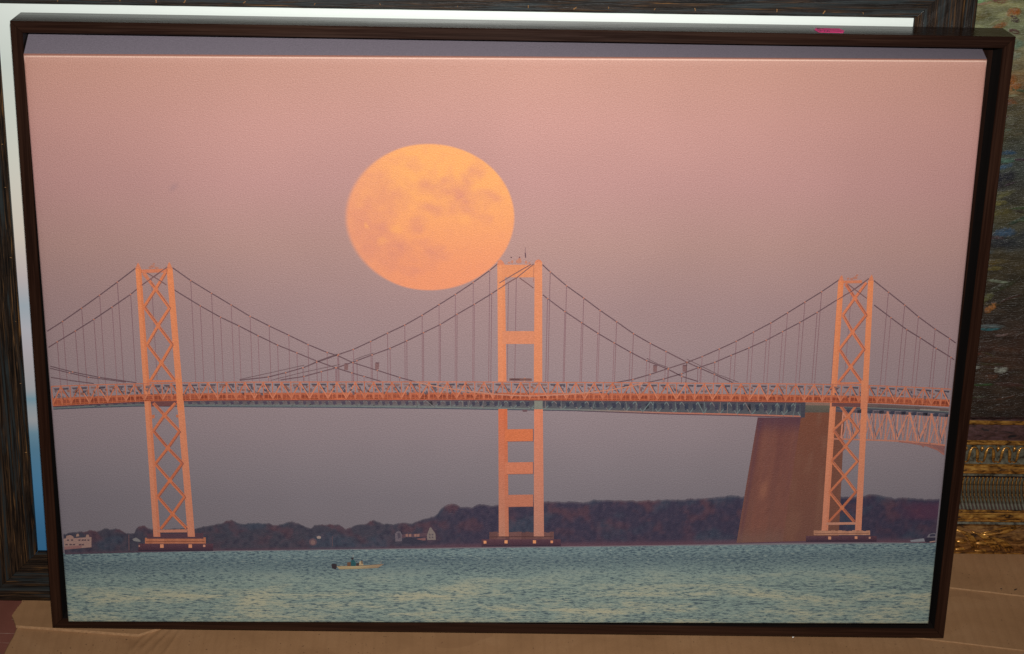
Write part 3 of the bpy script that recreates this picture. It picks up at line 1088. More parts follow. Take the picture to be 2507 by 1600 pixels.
def mid_tower():
    t = Ink(8)
    for ya, yb, c in ((647, 678, (238, 152, 106)), (809.5, 841, (232, 148, 110))):
        t.k = 3
        t.px([(1230, ya), (1309, ya), (1309, yb), (1230, yb)], lin(*c))
    lo = Ink(8)
    for ya, yb, c in ((1049, 1080, (228, 126, 82)), (1130, 1160, (222, 134, 102)), (1209.5, 1240, (206, 128, 102))):
        lo.k = 3
        lo.px([(1236, ya + 1), (1305, ya), (1305, yb - 1), (1236, yb)], lin(*c))
        lo.line([(1305.5, ya), (1305.5, yb)], 0.6, lin(120, 84, 88))
        lo.line([(1240, yb), (1305, yb - 1)], 0.5, lin(150, 96, 90))
    t.line([(1307, 647), (1306, 690)], 0.5, lin(180, 112, 92))
    leg(t, (1217.5, 646), (1236, 646), (1219.4, 934), (1240, 934), 0.12, ((242, 156, 108), (240, 148, 106)))
    leg(t, (1309, 640), (1327.3, 640), (1306.8, 934), (1327.6, 934), 0.0, ((240, 152, 108), (238, 148, 106)))
    leg(lo, (1220, 1000), (1242, 1000), (1221, 1312), (1245.6, 1312), 0.28, ((226, 120, 80), (204, 140, 118)))
    leg(lo, (1307.6, 1000), (1329, 1000), (1306.8, 1312), (1331.7, 1312), 0.08, ((236, 142, 108), (202, 142, 124)))
    t.px([(1217, 648), (1219, 638), (1226, 634), (1232, 640), (1236, 647)], lin(228, 140, 104))
    t.px([(1309, 642), (1312, 636), (1319, 634), (1325, 637), (1327, 642)], lin(228, 138, 100))
    for u, v, rw, rh in ((1246, 642, 1.5, 1.0), (1254, 640, 1.2, 1.8), (1270, 639, 3.0, 2.2), (1272, 634, 1.5, 1.6), (1288, 641, 1.3, 1.8), (1296, 643, 1.2, .9)):
        t.disc(u, v, rw, rh, lin(206, 136, 112), 9)
    t.line([(1285.8, 604), (1286, 622)], 0.5, lin(132, 98, 106))
    t.line([(1286, 618), (1286.6, 630)], 1.2, lin(110, 78, 90))
    t.disc(1251.5, 629, 0.7, 0.8, lin(92, 60, 72), 8)
    t.disc(1272, 629, 0.7, 0.8, lin(128, 82, 96), 8)
    lo.px([(1308, 980), (1328.5, 980), (1328.5, 1001), (1308, 1001)], lin(140, 142, 132))
    t.px([(1247, 925), (1302, 925), (1302, 931), (1247, 931)], lin(132, 92, 88))
    t.px([(1250, 926), (1272, 926), (1272, 929), (1250, 929)], lin(92, 62, 68))
    t.disc(1284.4, 928, 1.9, 1.9, lin(240, 160, 110), 10)
    lo.px([(1278, 1002), (1292, 1002), (1290, 1007), (1280, 1007)], lin(120, 90, 98))
    t.build("printed_tower", "upper half of the middle ladder tower of the printed bridge")
    lo.build("printed_tower", "lower half of the middle ladder tower below the printed deck")
    b = Ink(3)
    b.k = 5
    pier_base(b, (1198, 1355, 1302, 1321), (1179, 1373, 1319.5, 1337), [(1187.4, 1326.5, 3.4, (246, 170, 124)), (1239, 1325.7, 3.8, (248, 172, 124)), (1308.5, 1325.7, 3.8, (246, 166, 116)), (1350.8, 1325.7, 3.0, (240, 160, 116))], (118, 82, 82))
    b.build("printed_tower_base", "dark lit base under the middle printed tower")


def right_tower():
    t = Ink(8)
    t.px([(2065, 686), (2110, 685), (2110, 692), (2065, 693)], lin(224, 134, 98))
    leg(t, (2052, 685.7), (2065.5, 685.7), (2011, 1298), (2027, 1298), 0.15)
    leg(t, (2125, 685.7), (2138.5, 685.7), (2093, 1298), (2108.5, 1298), 0.0)
    t.px([(2052, 687), (2057, 677), (2060.7, 672), (2063, 677), (2065.5, 687)], lin(226, 136, 100))
    t.px([(2125, 687), (2130, 677), (2134, 671), (2136.5, 677), (2138.5, 687)], lin(228, 138, 100))
    for u, v, r in ((2094, 679, 2.2), (2098, 673, 1.4), (2085, 682, 1.8), (2076, 681, 1.5)):
        t.disc(u, v, r, r * .75, lin(196, 130, 112), 9)
    lattice(t, [(2093, 729), (2087, 812), (2082.4, 897.5)], [(2070, 694), (2063.5, 770), (2055, 854), (2052, 936)],
            [(2121, 691), (2120.5, 770), (2115.5, 854), (2110, 936)], 3.2, (236, 138, 96), (220, 124, 88))
    lattice(t, [(2076.5, 1018), (2070, 1092), (2067, 1164.5), (2061.5, 1242)], [(2056, 990), (2040.5, 1052), (2036, 1127.6), (2031, 1204), (2028, 1278)],
            [(2098, 990), (2102, 1052), (2099.5, 1127.6), (2095.5, 1203), (2091, 1276)], 3.0, (226, 136, 96), (200, 114, 82))
    t.k = 11
    t.px([(2050, 935), (2111, 934.5), (2111, 938.5), (2050, 939)], lin(220, 130, 96))
    t.px([(2023, 1278), (2094, 1277), (2094, 1283), (2023, 1284)], lin(206, 146, 124))
    t.px([(2036, 984), (2110, 986), (2108, 996), (2036, 994)], lin(122, 78, 78))
    t.build("printed_tower", "right lattice tower of the printed bridge")
    b = Ink(6)
    b.k = 1
    pier_base(b, (1992, 2129, 1298, 1309), (1973, 2146, 1311, 1325), [(2031, 1316, 3.6, (226, 158, 126)), (2095.6, 1315, 3.3, (226, 156, 124)), (2129, 1315.5, 2.4, (206, 152, 132))], (196, 142, 116))
    b.build("printed_tower_base", "pale and maroon base under the right printed tower")


left_tower()
mid_tower()
right_tower()


# --- orange upper deck truss in front
def deck_truss():
    ink = Ink(9)
    x = max(-XM, xl)
    xr = XM
    pitch = pt(572.4, 955)[0] - pt(550, 955)[0]
    n = int((xr - x) / pitch)
    pitch = (xr - x) / n

    def lv(q, t):
        a, b = at(DKc, q), at(DBc, q)
        return a + (b - a) * t
    ORG = [(214, 126, 92), (204, 114, 80), (222, 136, 102)]
    for i in range(n):
        q, r = x + i * pitch, x + (i + 1) * pitch
        fr = smooth01(-0.1, 0.1, q)
        # dim far-side clutter between the chords
        ink.k = 0
        for k in range(7 if fr < 0.5 else 4):
            u = random.uniform(q, r - 0.002)
            t0 = random.uniform(0.12, 0.62)
            c = random.choice([(92, 84, 98), (118, 100, 106), (150, 100, 88), (130, 108, 112), (166, 112, 96)])
            ink.poly([(u, lv(u, t0)), (u + random.uniform(.001, .003), lv(u, t0 + .02)), (u + random.uniform(.001, .003), lv(u, t0 + random.uniform(.08, .2))), (u, lv(u, t0 + .1))], rnd_col(c, 8))
        # roof of dark shadow under the top chord
        ink.poly([(q + pitch * .2, lv(q, .12)), (r - pitch * .15, lv(r, .12)), (r - pitch * .2, lv(r, .22)), (q + pitch * .3, lv(q, .2))],
                 rnd_col((92, 82, 94) if random.random() < .6 else (150, 112, 106), 8))
        # orange railing girder
        ink.k = 3
        ink.poly([(q, lv(q, .64)), (r, lv(r, .64)), (r, lv(r, .98)), (q, lv(q, .98))], rnd_col((200, 108, 74), 10))
        ink.k = 4
        ink.poly([(q + pitch * .12, lv(q, .72)), (r - pitch * .2, lv(r, .72)), (r - pitch * .12, lv(r, .90)), (q + pitch * .1, lv(q, .90))], rnd_col((158, 78, 56), 16))
        ink.k = 5
        # far-side diagonal, dark
        if i % 2:
            ink.line([(q + pitch * .2, lv(q, .15)), (q + pitch * .75, lv(q, .55))], 0.8, rnd_col((88, 82, 98), 8), True)
        else:
            ink.line([(r - pitch * .15, lv(r, .15)), (q + pitch * .35, lv(q, .55))], 0.7, rnd_col((110, 96, 106), 8), True)
        ink.k = 6
        c = lin(*random.choice(ORG))
        if i % 2:
            ink.line([(q, lv(q, .04)), (r, lv(r, .92))], 1.15, c, True)
        else:
            ink.line([(r, lv(r, .04)), (q, lv(q, .92))], 1.15, c, True)
        ink.line([(q, lv(q, .02)), (q, lv(q, .97))], 1.0, rnd_col((206, 122, 92), 8), True)
        ink.line([((q + r) / 2, lv(q, .66)), ((q + r) / 2, lv(q, .97))], 0.6, rnd_col((206, 112, 76), 8), True)
    xs = [x + (xr - x) * i / 80 for i in range(81)]
    ink.k = 1
    ink.line([(q, lv(q, .02)) for q in xs], 1.1, [rnd_col((206, 126, 100), 8) for _ in xs], True)
    ink.line([(q, lv(q, .62)) for q in xs], 0.6, [rnd_col((196, 110, 78), 10) for _ in xs], True)
    ink.line([(q, lv(q, .97)) for q in xs], 1.5, [rnd_col((226, 118, 78), 6) for _ in xs], True)
    for u, w, c in ((1313, 965, (255, 110, 50)), (870, 961, (240, 50, 40)), (433, 984, (220, 90, 60)), (2110, 985, (200, 90, 70))):
        ink.k = 7
        ink.disc(u, w, 0.7, 0.9, lin(*c), 8)
    ink.build("printed_deck_truss", "orange truss deck running across the whole print")


deck_truss()
k = Ink(10)
k.line(SAG, 1.25, lin(206, 142, 120))
k.build("printed_cable", "pale pink sagging cable crossing the printed deck")
# tower legs that stand in front of the deck
k = Ink(10)
leg(k, (429.6, 925), (444.6, 925), (434.5, 1002), (450.3, 1002), 0.0, ((240, 146, 98), (236, 142, 96)), 2)
k.build("printed_tower_leg", "near leg of the left tower passing in front of the printed deck")
k = Ink(10)
leg(k, (2108.2, 930), (2124.5, 930), (2106.2, 1000), (2122.5, 1000), 0.0, ((232, 146, 106), (226, 140, 106)), 2)
k.build("printed_tower_leg", "near leg of the right tower passing in front of the printed deck")
# cables that cross in front of the tower tops
for p in ([(409.8, 653), (383, 671), (370.7, 680.7), (347, 697.6)], [(360, 667), (386, 682), (408, 696.5)], [(1307, 645), (1264, 679.7), (1244.8, 690.6), (1220, 707)],
          [(1300, 646), (1262, 668), (1222, 692)], [(1272, 679), (1290, 692), (1306, 704)], [(2127, 681), (2105, 698), (2084.8, 712), (2050, 732.7)], [(2075, 694), (2100, 713), (2122, 729.5)]):
    k = Ink(10)
    k.k = 4 + int(p[0][0]) % 5
    k.line(p, 0.95, lin(132, 94, 96))
    k.build("printed_cable")


# --- small boats
def boats():
    b = Ink(3)
    b.px([(824, 1385), (842, 1385.5), (880, 1384), (915, 1381.5), (940, 1380), (925, 1389.5), (880, 1392), (831, 1393)],
         [lin(196, 178, 136), lin(204, 184, 140), lin(198, 180, 140), lin(190, 170, 136), lin(172, 146, 120), lin(150, 130, 108), lin(168, 150, 116), lin(170, 150, 116)])
    b.line([(826, 1385.5), (880, 1384.5), (938, 1380.5)], 0.6, lin(128, 104, 88))
    b.px([(811, 1381), (815, 1379), (824, 1380), (825, 1388), (822, 1393), (813, 1391)], lin(54, 46, 54))
    b.px([(850, 1376), (859, 1375), (860, 1385), (850, 1385)], lin(116, 84, 66))
    b.px([(859, 1374), (862, 1369), (867, 1370), (871, 1376), (871, 1385), (859, 1385)], lin(38, 92, 100))
    b.disc(862.8, 1367, 1.2, 1.3, lin(64, 56, 60), 9)
    b.px([(858, 1365), (866, 1365), (866, 1366.6), (858, 1366.6)], lin(46, 48, 56))
    b.px([(866, 1374), (873, 1378), (872, 1380), (865, 1378)], lin(46, 96, 104))
    b.px([(872, 1378), (879, 1377), (880, 1384), (872, 1384)], lin(70, 58, 58))
    b.px([(880, 1374), (887, 1372), (890, 1383), (879, 1383)], lin(190, 168, 132))
    b.px([(884, 1371), (888, 1373), (888, 1380), (885, 1380)], lin(120, 96, 80))
    b.line([(933, 1373), (932.6, 1380)], 0.5, lin(168, 158, 146))
    b.line([(866, 1357), (863.5, 1364)], 0.5, lin(170, 168, 160))
    b.build("printed_motorboat", "small cream fishing boat with a seated figure in teal")
    b = Ink(3)
    b.px([(2262, 1322), (2268, 1316), (2294, 1314), (2294, 1327), (2268, 1327)], lin(52, 48, 68))
    b.px([(2269, 1315), (2274, 1307), (2286, 1304), (2294, 1306), (2294, 1315)], lin(128, 122, 132))
    b.px([(2276, 1308), (2284, 1306), (2290, 1307), (2290, 1312), (2276, 1313)], lin(64, 64, 84))
    b.line([(2276, 1326), (2294, 1324)], 0.9, lin(200, 160, 146))
    b.px([(2228, 1322), (2246, 1319), (2262, 1317), (2264, 1325), (2230, 1326)], lin(146, 148, 158))
    b.build("printed_motorboat", "dark cabin boat with a white wake at the right edge")


boats()

# --- pink price sticker on the top rail
st = [(0.2898, -0.0188), (0.2932, -0.0285), (0.3158, -0.0268), (0.3182, -0.0157), (0.3150, -0.0060), (0.2916, -0.0080)]
v = [(a, FH + 0.0002, b) for a, b in st] + [(a, FH + 0.00002, b) for a, b in st]
f = [(0, 1, 2, 3, 4, 5)] + [(i, i + 6, (i + 1) % 6 + 6, (i + 1) % 6) for i in range(6)]
sticker = obj("price_sticker", v, f, PINK, pic)
sticker["label"] = "pink price sticker numbered 276 on the top rail"


def marks(name, lines, w, parent):
    vv, ff = [], []
    for kk, pts in enumerate(lines):
        base = len(vv)
        for i, p in enumerate(pts):
            a, b = pts[max(0, i - 1)], pts[min(len(pts) - 1, i + 1)]
            dx, dz = b[0] - a[0], b[1] - a[1]
            L = math.hypot(dx, dz) or 1
            ox, oz = -dz / L * w / 2, dx / L * w / 2
            hh = FH + 0.00026 + 0.00001 * (kk % 4)
            vv += [(p[0] + ox, hh, p[1] + oz), (p[0] - ox, hh, p[1] - oz)]
        for i in range(len(pts) - 1):
            a = base + 2 * i
            ff.append((a, a + 2, a + 3, a + 1))
    return obj(name, vv, ff, TAGINK, parent)


def dig(shape, ox, oz, s):
    return [(ox + a * s, oz - b * s * 1.9) for a, b in shape]


D2 = [(0, .75), (.15, .95), (.5, 1), (.8, .85), (.8, .6), (.05, 0), (.9, 0)]
D7 = [(0, 1), (.9, 1), (.35, 0)]
D6 = [(.8, 1), (.35, .8), (.05, .35), (.15, .05), (.5, 0), (.8, .15), (.75, .4), (.45, .5), (.1, .35)]
for d, ox in ((D2, 0.2926), (D7, 0.2966), (D6, 0.3004)):
    marks("sticker_numeral", [dig(d, ox, -0.0098, 0.0031)], 0.0009, sticker)
marks("sticker_logo", [[(0.2942, -0.0272), (0.2968, -0.0268)], [(0.2940, -0.0245), (0.2972, -0.0242)], [(0.2938, -0.0218), (0.2966, -0.0214)],
                       [(0.2944, -0.0270), (0.2940, -0.0216)], [(0.2978, -0.0262), (0.2998, -0.0235)], [(0.2988, -0.0262), (0.3006, -0.0225)]], 0.0014, sticker)
marks("sticker_small_print", [[(x, -0.0228 + random.uniform(-.0006, .0006)), (x + random.uniform(.0006, .0013), -0.0226 + random.uniform(-.0008, .0008))]
                              for x in [0.3016 + i * 0.00125 for i in range(10)]], 0.0013, sticker)

# ================================================================== 2. rustic framed sky print behind
RL = 10.287
RW, RH = 1.0168, 0.7213
rus = empty("framed_picture", (-0.0556, 0.051, 0.0), (RAD(90 - RL), 0, 0))
tag(rus, "large picture of pale blue sky in a weathered teal and brown wood frame", "framed picture")
RP = [(0.0055, -0.030), (0.0, -0.003), (0.0015, -0.0006), (0.0060, 0.0), (0.0135, -0.0004), (0.0148, -0.0022), (0.0575, -0.0026),
      (0.0595, -0.0050), (0.0595, -0.0095), (0.050, -0.0095), (0.050, -0.030)]
four_rails("frame_rail", RP, RW, RH, RUSTIC, rus, nseg=60, wob=0.0005)
px, py = RW / 2 - 0.0505, 0.0505
pv = [(-px, py, -0.0085), (px, py, -0.0085), (px, RH - py, -0.0085), (-px, RH - py, -0.0085)]
o = obj("picture_panel", [(a, b - 0.0595, c) for a, b, c in pv] + [(a, b - 0.0595, c - 0.003) for a, b, c in pv],
        [(0, 1, 2, 3), (7, 6, 5, 4), (0, 4, 5, 1), (1, 5, 6, 2), (2, 6, 7, 3), (3, 7, 4, 0)], SKYPRINT, rus, loc=(0, 0.0595, 0))
o["label"] = "glossy sky print fading from white to blue"


# bare nicks along the rail edges
def nick(x, y, rz, s=1.0):
    h = 0.0006
    vv = [(-.0007 * s, -.0022 * s, 0), (.0008 * s, -.0016 * s, 0), (.0009 * s, .0018 * s, 0), (-.0003 * s, .0026 * s, 0), (0.0001, 0.0, h * 1.6)]
    obj("nick", vv, [(0, 1, 4), (1, 2, 4), (2, 3, 4), (3, 0, 4)], NICK, rus, loc=(x, y, -0.0027), rot=(0, 0, rz))


yin = RH - 0.0595
for sx in (-0.385, -0.33, -0.295, -0.262, -0.208, -0.14, -0.072, -0.002, 0.068, 0.115, 0.152, 0.19, 0.235, 0.312, 0.36, 0.40):
    nick(sx + random.uniform(-.004, .004), yin + 0.0045 + random.uniform(-.001, .001), random.choice((-.5, .1, .4, -.9)), random.uniform(.45, .85))
for sx in (-0.2, -0.155, -0.07, 0.02, 0.21, 0.275, 0.287, 0.33, 0.336, 0.362, 0.405, 0.42):
    nick(sx, yin + 0.0195 + random.uniform(-.003, .003), random.uniform(-.3, .3), random.uniform(.35, .6))
for sy in (0.18, 0.26, 0.33, 0.40, 0.475, 0.52):
    nick(-RW / 2 + 0.056, sy, 1.5 + random.uniform(-.4, .4), 0.45)

# ================================================================== 3. gilt framed oil painting
GL = 9.0
GX0, GX1, GH = 0.27, 1.07, 0.86
GW = GX1 - GX0
gilt = empty("framed_painting", ((GX0 + GX1) / 2, 0.1488, 0.0018), (RAD(90 - GL), 0, 0))
tag(gilt, "oil painting with thick brushwork in an ornate antique gold frame", "framed painting")
GP, gm = [], []


def prof(pts, m):
    for p in pts:
        GP.append(p)
        gm.append(m)


prof([(0.005, -0.032), (0.0, -0.004), (0.003, 0.001)], 0)
prof([(0.0055 + 0.018 * (1 - math.cos(math.pi * i / 10)), 0.001 + 0.0095 * math.sin(math.pi * i / 10)) for i in range(10)], 3)
prof([(0.0415, 0.001), (0.0435, -0.0005)], 1)
prof([(0.0445, 0.0008), (0.0460, 0.0012), (0.0470, 0.0004)], 0)
prof([(0.0475 + 0.0035 * (1 - math.cos(math.pi * i / 6)), 0.0004 + 0.0035 * math.sin(math.pi * i / 6)) for i in range(7)], 0)
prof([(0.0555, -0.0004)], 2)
prof([(0.0570, 0.0006), (0.0582, 0.0004)], 0)
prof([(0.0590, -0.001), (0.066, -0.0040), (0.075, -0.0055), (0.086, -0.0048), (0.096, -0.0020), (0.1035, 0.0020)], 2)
prof([(0.1045, 0.0030), (0.1068, 0.0030)], 1)
prof([(0.1075, 0.0035), (0.1090, 0.0056), (0.1130, 0.0068), (0.1172, 0.0056), (0.1185, 0.0035)], 0)
prof([(0.1190, 0.0015), (0.1212, 0.0010), (0.1425, 0.0010)], 1)
prof([(0.1430, 0.0024), (0.1445, 0.0032), (0.1460, 0.0020)], 0)
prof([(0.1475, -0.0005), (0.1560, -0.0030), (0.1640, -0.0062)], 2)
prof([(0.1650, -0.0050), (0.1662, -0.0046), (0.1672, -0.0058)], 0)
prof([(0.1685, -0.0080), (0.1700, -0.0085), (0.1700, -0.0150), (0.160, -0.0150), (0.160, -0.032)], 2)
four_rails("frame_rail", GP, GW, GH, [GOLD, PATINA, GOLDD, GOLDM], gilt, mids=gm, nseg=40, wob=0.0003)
xo = (GX0 + GX1) / 2


def tube(pts, rads, n=8, flat=1.0, caps=True):
    vv, ff = [], []
    m = len(pts)
    for i, p in enumerate(pts):
        a, b = Vector(pts[max(0, i - 1)]), Vector(pts[min(m - 1, i + 1)])
        d = (b - a).normalized()
        up = Vector((0, 0, 1))
        s = d.cross(up).normalized()
        u = s.cross(d).normalized()
        for k in range(n):
            t = 2 * math.pi * k / n
            q = Vector(p) + s * math.cos(t) * rads[i] + u * math.sin(t) * rads[i] * flat
            vv.append(tuple(q))
    for i in range(m - 1):
        for k in range(n):
            ff.append((i * n + k, i * n + (k + 1) % n, (i + 1) * n + (k + 1) % n, (i + 1) * n + k))
    if caps:
        ff.append(tuple(range(n - 1, -1, -1)))
        ff.append(tuple(range((m - 1) * n, m * n)))
    return vv, ff


# running scroll on the bottom rail: one looped strap and one bud per repeat
per = 0.0182
sw, sf = tube([(-per * .5, .1225, .0012), (-per * .40, .1215, .0022), (-per * .30, .1232, .0030), (-per * .27, .1285, .0036), (-per * .24, .1350, .0036), (-per * .15, .1395, .0034), (0.0, .1410, .0030),
               (per * .15, .1395, .0034), (per * .22, .1350, .0040), (per * .25, .1285, .0040), (per * .30, .1232, .0032), (per * .40, .1215, .0022), (per * .5, .1225, .0012)],
              [.0007, .0009, .0012, .0015, .0016, .0013, .0010, .0013, .0019, .0020, .0014, .0009, .0007], 8, 0.9)
bw, bf = tube([(per * .5, .1415, .0016), (per * .5, .1400, .0030), (per * .5, .1375, .0026), (per * .5, .1340, .0016)], [.0008, .0022, .0018, .0003], 8, 0.9)
sm = bm_ = None
for i in range(-3, 14):
    x = 0.533 - xo + i * per
    if sm is None:
        a = obj("scroll_strap", sw, sf, GOLD, gilt, smooth=True, loc=(x, 0, 0))
        b = obj("bud", bw, bf, GOLD, gilt, smooth=True, loc=(x, 0, 0))
        sm, bm_ = a, b
    else:
        for src in (sm, bm_):
            c = src.copy()
            c.location.x = x
            COL.objects.link(c)
            c.parent = gilt
# curved reeds in the cove
per2 = 0.00433
cove = [(0.0600, -0.0012), (0.066, -0.0038), (0.075, -0.0053), (0.086, -0.0046), (0.096, -0.0018), (0.1025, 0.0014)]
rv, rf = [], []
for i, (s, b) in enumerate(cove):
    sh = 0.0078 * ((0.1025 - s) / 0.0425) ** 1.8
    for k, (dx, dz) in enumerate(((-.0017, -.0002), (-.0010, 0.0014), (0.0, .0019), (.0010, .0013), (.0016, -.0002))):
        rv.append((sh + dx, s, b + dz))
for i in range(len(cove) - 1):
    for k in range(4):
        a = i * 5 + k
        rf.append((a, a + 1, a + 6, a + 5))
gv, gf = tube([(0.0078 * ((0.1025 - s) / 0.0425) ** 1.8 + per2 / 2, s, b + .0008) for s, b in cove[1:]] , [.0003, .00045, .00055, .00065, .0007], 5)
r0 = None
for i in range(-8, 46):
    x = 0.5287 - xo + i * per2
    if r0 is None:
        r0 = obj("reed", rv, rf, PATINA, gilt, smooth=True, loc=(x, 0, 0))
        g0 = obj("gold_line", gv, gf, GOLD, gilt, smooth=True, loc=(x, 0, 0))
    else:
        for src in (r0, g0):
            c = src.copy()
            c.location.x = x
            COL.objects.link(c)
            c.parent = gilt


def onto(x, s):
    """height of the half-round at distance s from the bottom"""
    t = max(0.0, min(1.0, (s - 0.0055) / 0.036))
    return 0.001 + 0.0095 * math.sqrt(max(0.0, 1 - (2 * t - 1) ** 2))


def leaf(path, rads, name="acanthus_leaf"):
    vv, ff = tube([(x - xo, s, onto(x, s) + 0.0008) for x, s in path], [r * 1.35 for r in rads], 7, 0.9)
    obj(name, vv, ff, GOLD, gilt, smooth=True)


def curve(p0, p1, p2, n=9):
    return [((1 - t) ** 2 * p0[0] + 2 * t * (1 - t) * p1[0] + t * t * p2[0], (1 - t) ** 2 * p0[1] + 2 * t * (1 - t) * p1[1] + t * t * p2[1]) for t in [i / (n - 1) for i in range(n)]]


def taper(a, b, n=9):
    return [max(.0003, (a + (b - a) * i / (n - 1)) * (0.55 + 0.45 * math.sin(math.pi * (i + .6) / n))) for i in range(n)]


for m in range(3):
    d = 0.083 * m
    for fan in range(3):
        q = fan * 0.0022
        leaf(curve((0.519 + d + q, 0.0385 - q * .4), (0.541 + d + q, 0.0375 - q * .4), (0.5445 + d + q * 1.4, 0.0130 + q * .4)), taper(.0011, .0015))
        leaf(curve((0.540 + d + q, 0.0365 - q * .3), (0.562 + d + q, 0.0300), (0.570 + d + q * 1.5, 0.0085 + q)), taper(.0010, .0016))
        leaf(curve((0.556 + d + q, 0.0315 - q * .3), (0.578 + d + q, 0.0285), (0.585 + d + q * 1.5, 0.0075 + q)), taper(.0010, .0015))
    leaf(curve((0.551 + d, 0.0325), (0.575 + d, 0.0335), (0.592 + d, 0.0405)), taper(.0012, .0024))
    leaf(curve((0.553 + d, 0.0345), (0.573 + d, 0.0395), (0.592 + d, 0.0410)), taper(.0008, .0014))
    leaf(curve((0.524 + d, 0.0245), (0.528 + d, 0.0245), (0.536 + d, 0.0245)), taper(.0022, .0022), "reed_band")
    leaf(curve((0.524 + d, 0.0135), (0.528 + d, 0.0135), (0.536 + d, 0.0140)), taper(.0016, .0016), "reed_band")
    leaf(curve((0.5455 + d, 0.0225), (0.552 + d, 0.0225), (0.560 + d, 0.0225)), taper(.0026, .0026), "reed_band")
    leaf(curve((0.5465 + d, 0.0115), (0.554 + d, 0.0115), (0.561 + d, 0.0110)), taper(.0016, .0016), "reed_band")

# painting sheet: loose ground colours brushed in bands
ZONE = [(.16, (44, 34, 28)), (.21, (48, 38, 30)), (.25, (56, 38, 30)), (.29, (46, 38, 32)), (.33, (50, 44, 32)), (.36, (62, 54, 36)), (.385, (44, 48, 50)), (.41, (68, 64, 42)), (.44, (52, 52, 46)), (.47, (60, 66, 60)),
        (.50, (66, 64, 48)), (.53, (80, 72, 50)), (.555, (108, 84, 52)), (.58, (116, 112, 82)), (.61, (108, 116, 86)), (.65, (116, 114, 78)), (.72, (110, 112, 78))]


def ground(x, h):
    q = h + 0.020 * fbm(x * 14, h * 20, 2.0) + 0.008 * fbm(x * 50, h * 90, 5.0)
    for (ha, ca), (hb, cb) in zip(ZONE, ZONE[1:]):
        if q <= hb:
            break
    t = max(0, min(1, (q - ha) / (hb - ha)))
    c = [ca[i] + (cb[i] - ca[i]) * t for i in range(3)]
    k = 1 + 0.30 * fbm(x * 40, h * 140, 9.0)
    return lin(c[0] * k, c[1] * k, c[2] * k)


sx = GW / 2 - 0.162
nx_, ny_ = 160, 240
sv, sc_, sf_ = [], [], []
for j in range(ny_ + 1):
    for i in range(nx_ + 1):
        X, Y = -sx + 2 * sx * i / nx_, 0.162 + (GH - 0.324) * j / ny_
        sv.append((X, Y, -0.0145 + 0.0004 * fbm(X * 60, Y * 220, 1.0)))
        sc_.append(ground(X + xo, Y))
for j in range(ny_):
    for i in range(nx_):
        a = j * (nx_ + 1) + i
        sf_.append((a, a + 1, a + nx_ + 2, a + nx_ + 1))
sheet = obj("painting", sv, sf_, STROKE, gilt, smooth=True, cols=sc_)
sheet["label"] = "loose landscape in olive, orange, blue and dark brown oils"

# impasto strokes: (x, height, length, width, tilt, colour)
STR = [(0.481, .640, 26, 3, .1, (196, 160, 130)), (0.501, .645, 17, 6, -.3, (134, 64, 42)), (0.519, .632, 14, 7, .2, (186, 108, 40)), (0.520, .625, 12, 5, -.5, (86, 58, 66)),
       (0.484, .626, 22, 5, .3, (130, 122, 70)), (0.506, .617, 16, 6, .5, (166, 112, 60)), (0.522, .612, 12, 4, -.3, (104, 56, 54)), (0.524, .598, 20, 8, .1, (124, 152, 126)),
       (0.523, .585, 18, 6, .1, (150, 162, 138)), (0.524, .574, 20, 7, 0, (146, 138, 102)), (0.522, .558, 17, 11, .4, (182, 104, 34)), (0.529, .553, 14, 6, .2, (190, 120, 60)), (0.524, .543, 22, 2, .05, (168, 166, 130)),
       (0.525, .537, 20, 5, -.1, (138, 88, 50)), (0.523, .529, 22, 7, .15, (88, 82, 58)), (0.525, .515, 24, 7, .2, (116, 114, 92)), (0.527, .500, 24, 7, .3, (92, 88, 62)),
       (0.533, .481, 16, 4, .05, (58, 92, 122)), (0.529, .472, 26, 5, .02, (92, 132, 114)), (0.530, .465, 18, 4, .3, (72, 106, 134)), (0.530, .453, 28, 10, .2, (42, 44, 56)), (0.522, .446, 22, 5, -.2, (50, 48, 54)),
       (0.529, .433, 28, 6, .25, (118, 116, 74)), (0.525, .424, 24, 5, .2, (136, 128, 68)), (0.530, .413, 26, 6, .2, (112, 104, 58)), (0.522, .397, 12, 6, .4, (118, 122, 122)), (0.540, .391, 22, 8, .12, (72, 102, 132)),
       (0.536, .378, 30, 7, .05, (44, 48, 56)), (0.523, .367, 14, 4, .1, (98, 110, 116)), (0.533, .357, 28, 5, .05, (106, 92, 54)), (0.532, .349, 20, 4, .1, (126, 112, 56)), (0.519, .345, 10, 7, .5, (94, 106, 80)),
       (0.541, .334, 22, 3, -.12, (142, 154, 130)), (0.529, .314, 18, 6, .6, (114, 114, 70)), (0.536, .303, 14, 6, .75, (190, 124, 64)), (0.520, .303, 14, 5, .2, (44, 46, 56)),
       (0.536, .281, 32, 3.4, .02, (110, 124, 126)), (0.538, .277, 22, 2.6, .02, (52, 116, 124)), (0.520, .265, 13, 4.2, -.2, (166, 72, 38)), (0.552, .270, 14, 2.6, .15, (130, 104, 100)),
       (0.5215, .2295, 20, 6.2, .02, (178, 182, 170)), (0.556, .228, 15, 5.6, .02, (176, 180, 168)), (0.539, .210, 22, 2.4, .05, (58, 92, 50)), (0.560, .212, 8, 2, .1, (140, 140, 130)), (0.521, .199, 18, 1.1, .03, (140, 138, 128)),
       (0.545, .241, 26, 6, .0, (84, 56, 40)), (0.530, .252, 26, 6, .1, (70, 44, 34)), (0.548, .220, 12, 5, .0, (96, 62, 44)), (0.535, .190, 30, 5, .0, (56, 40, 32))]
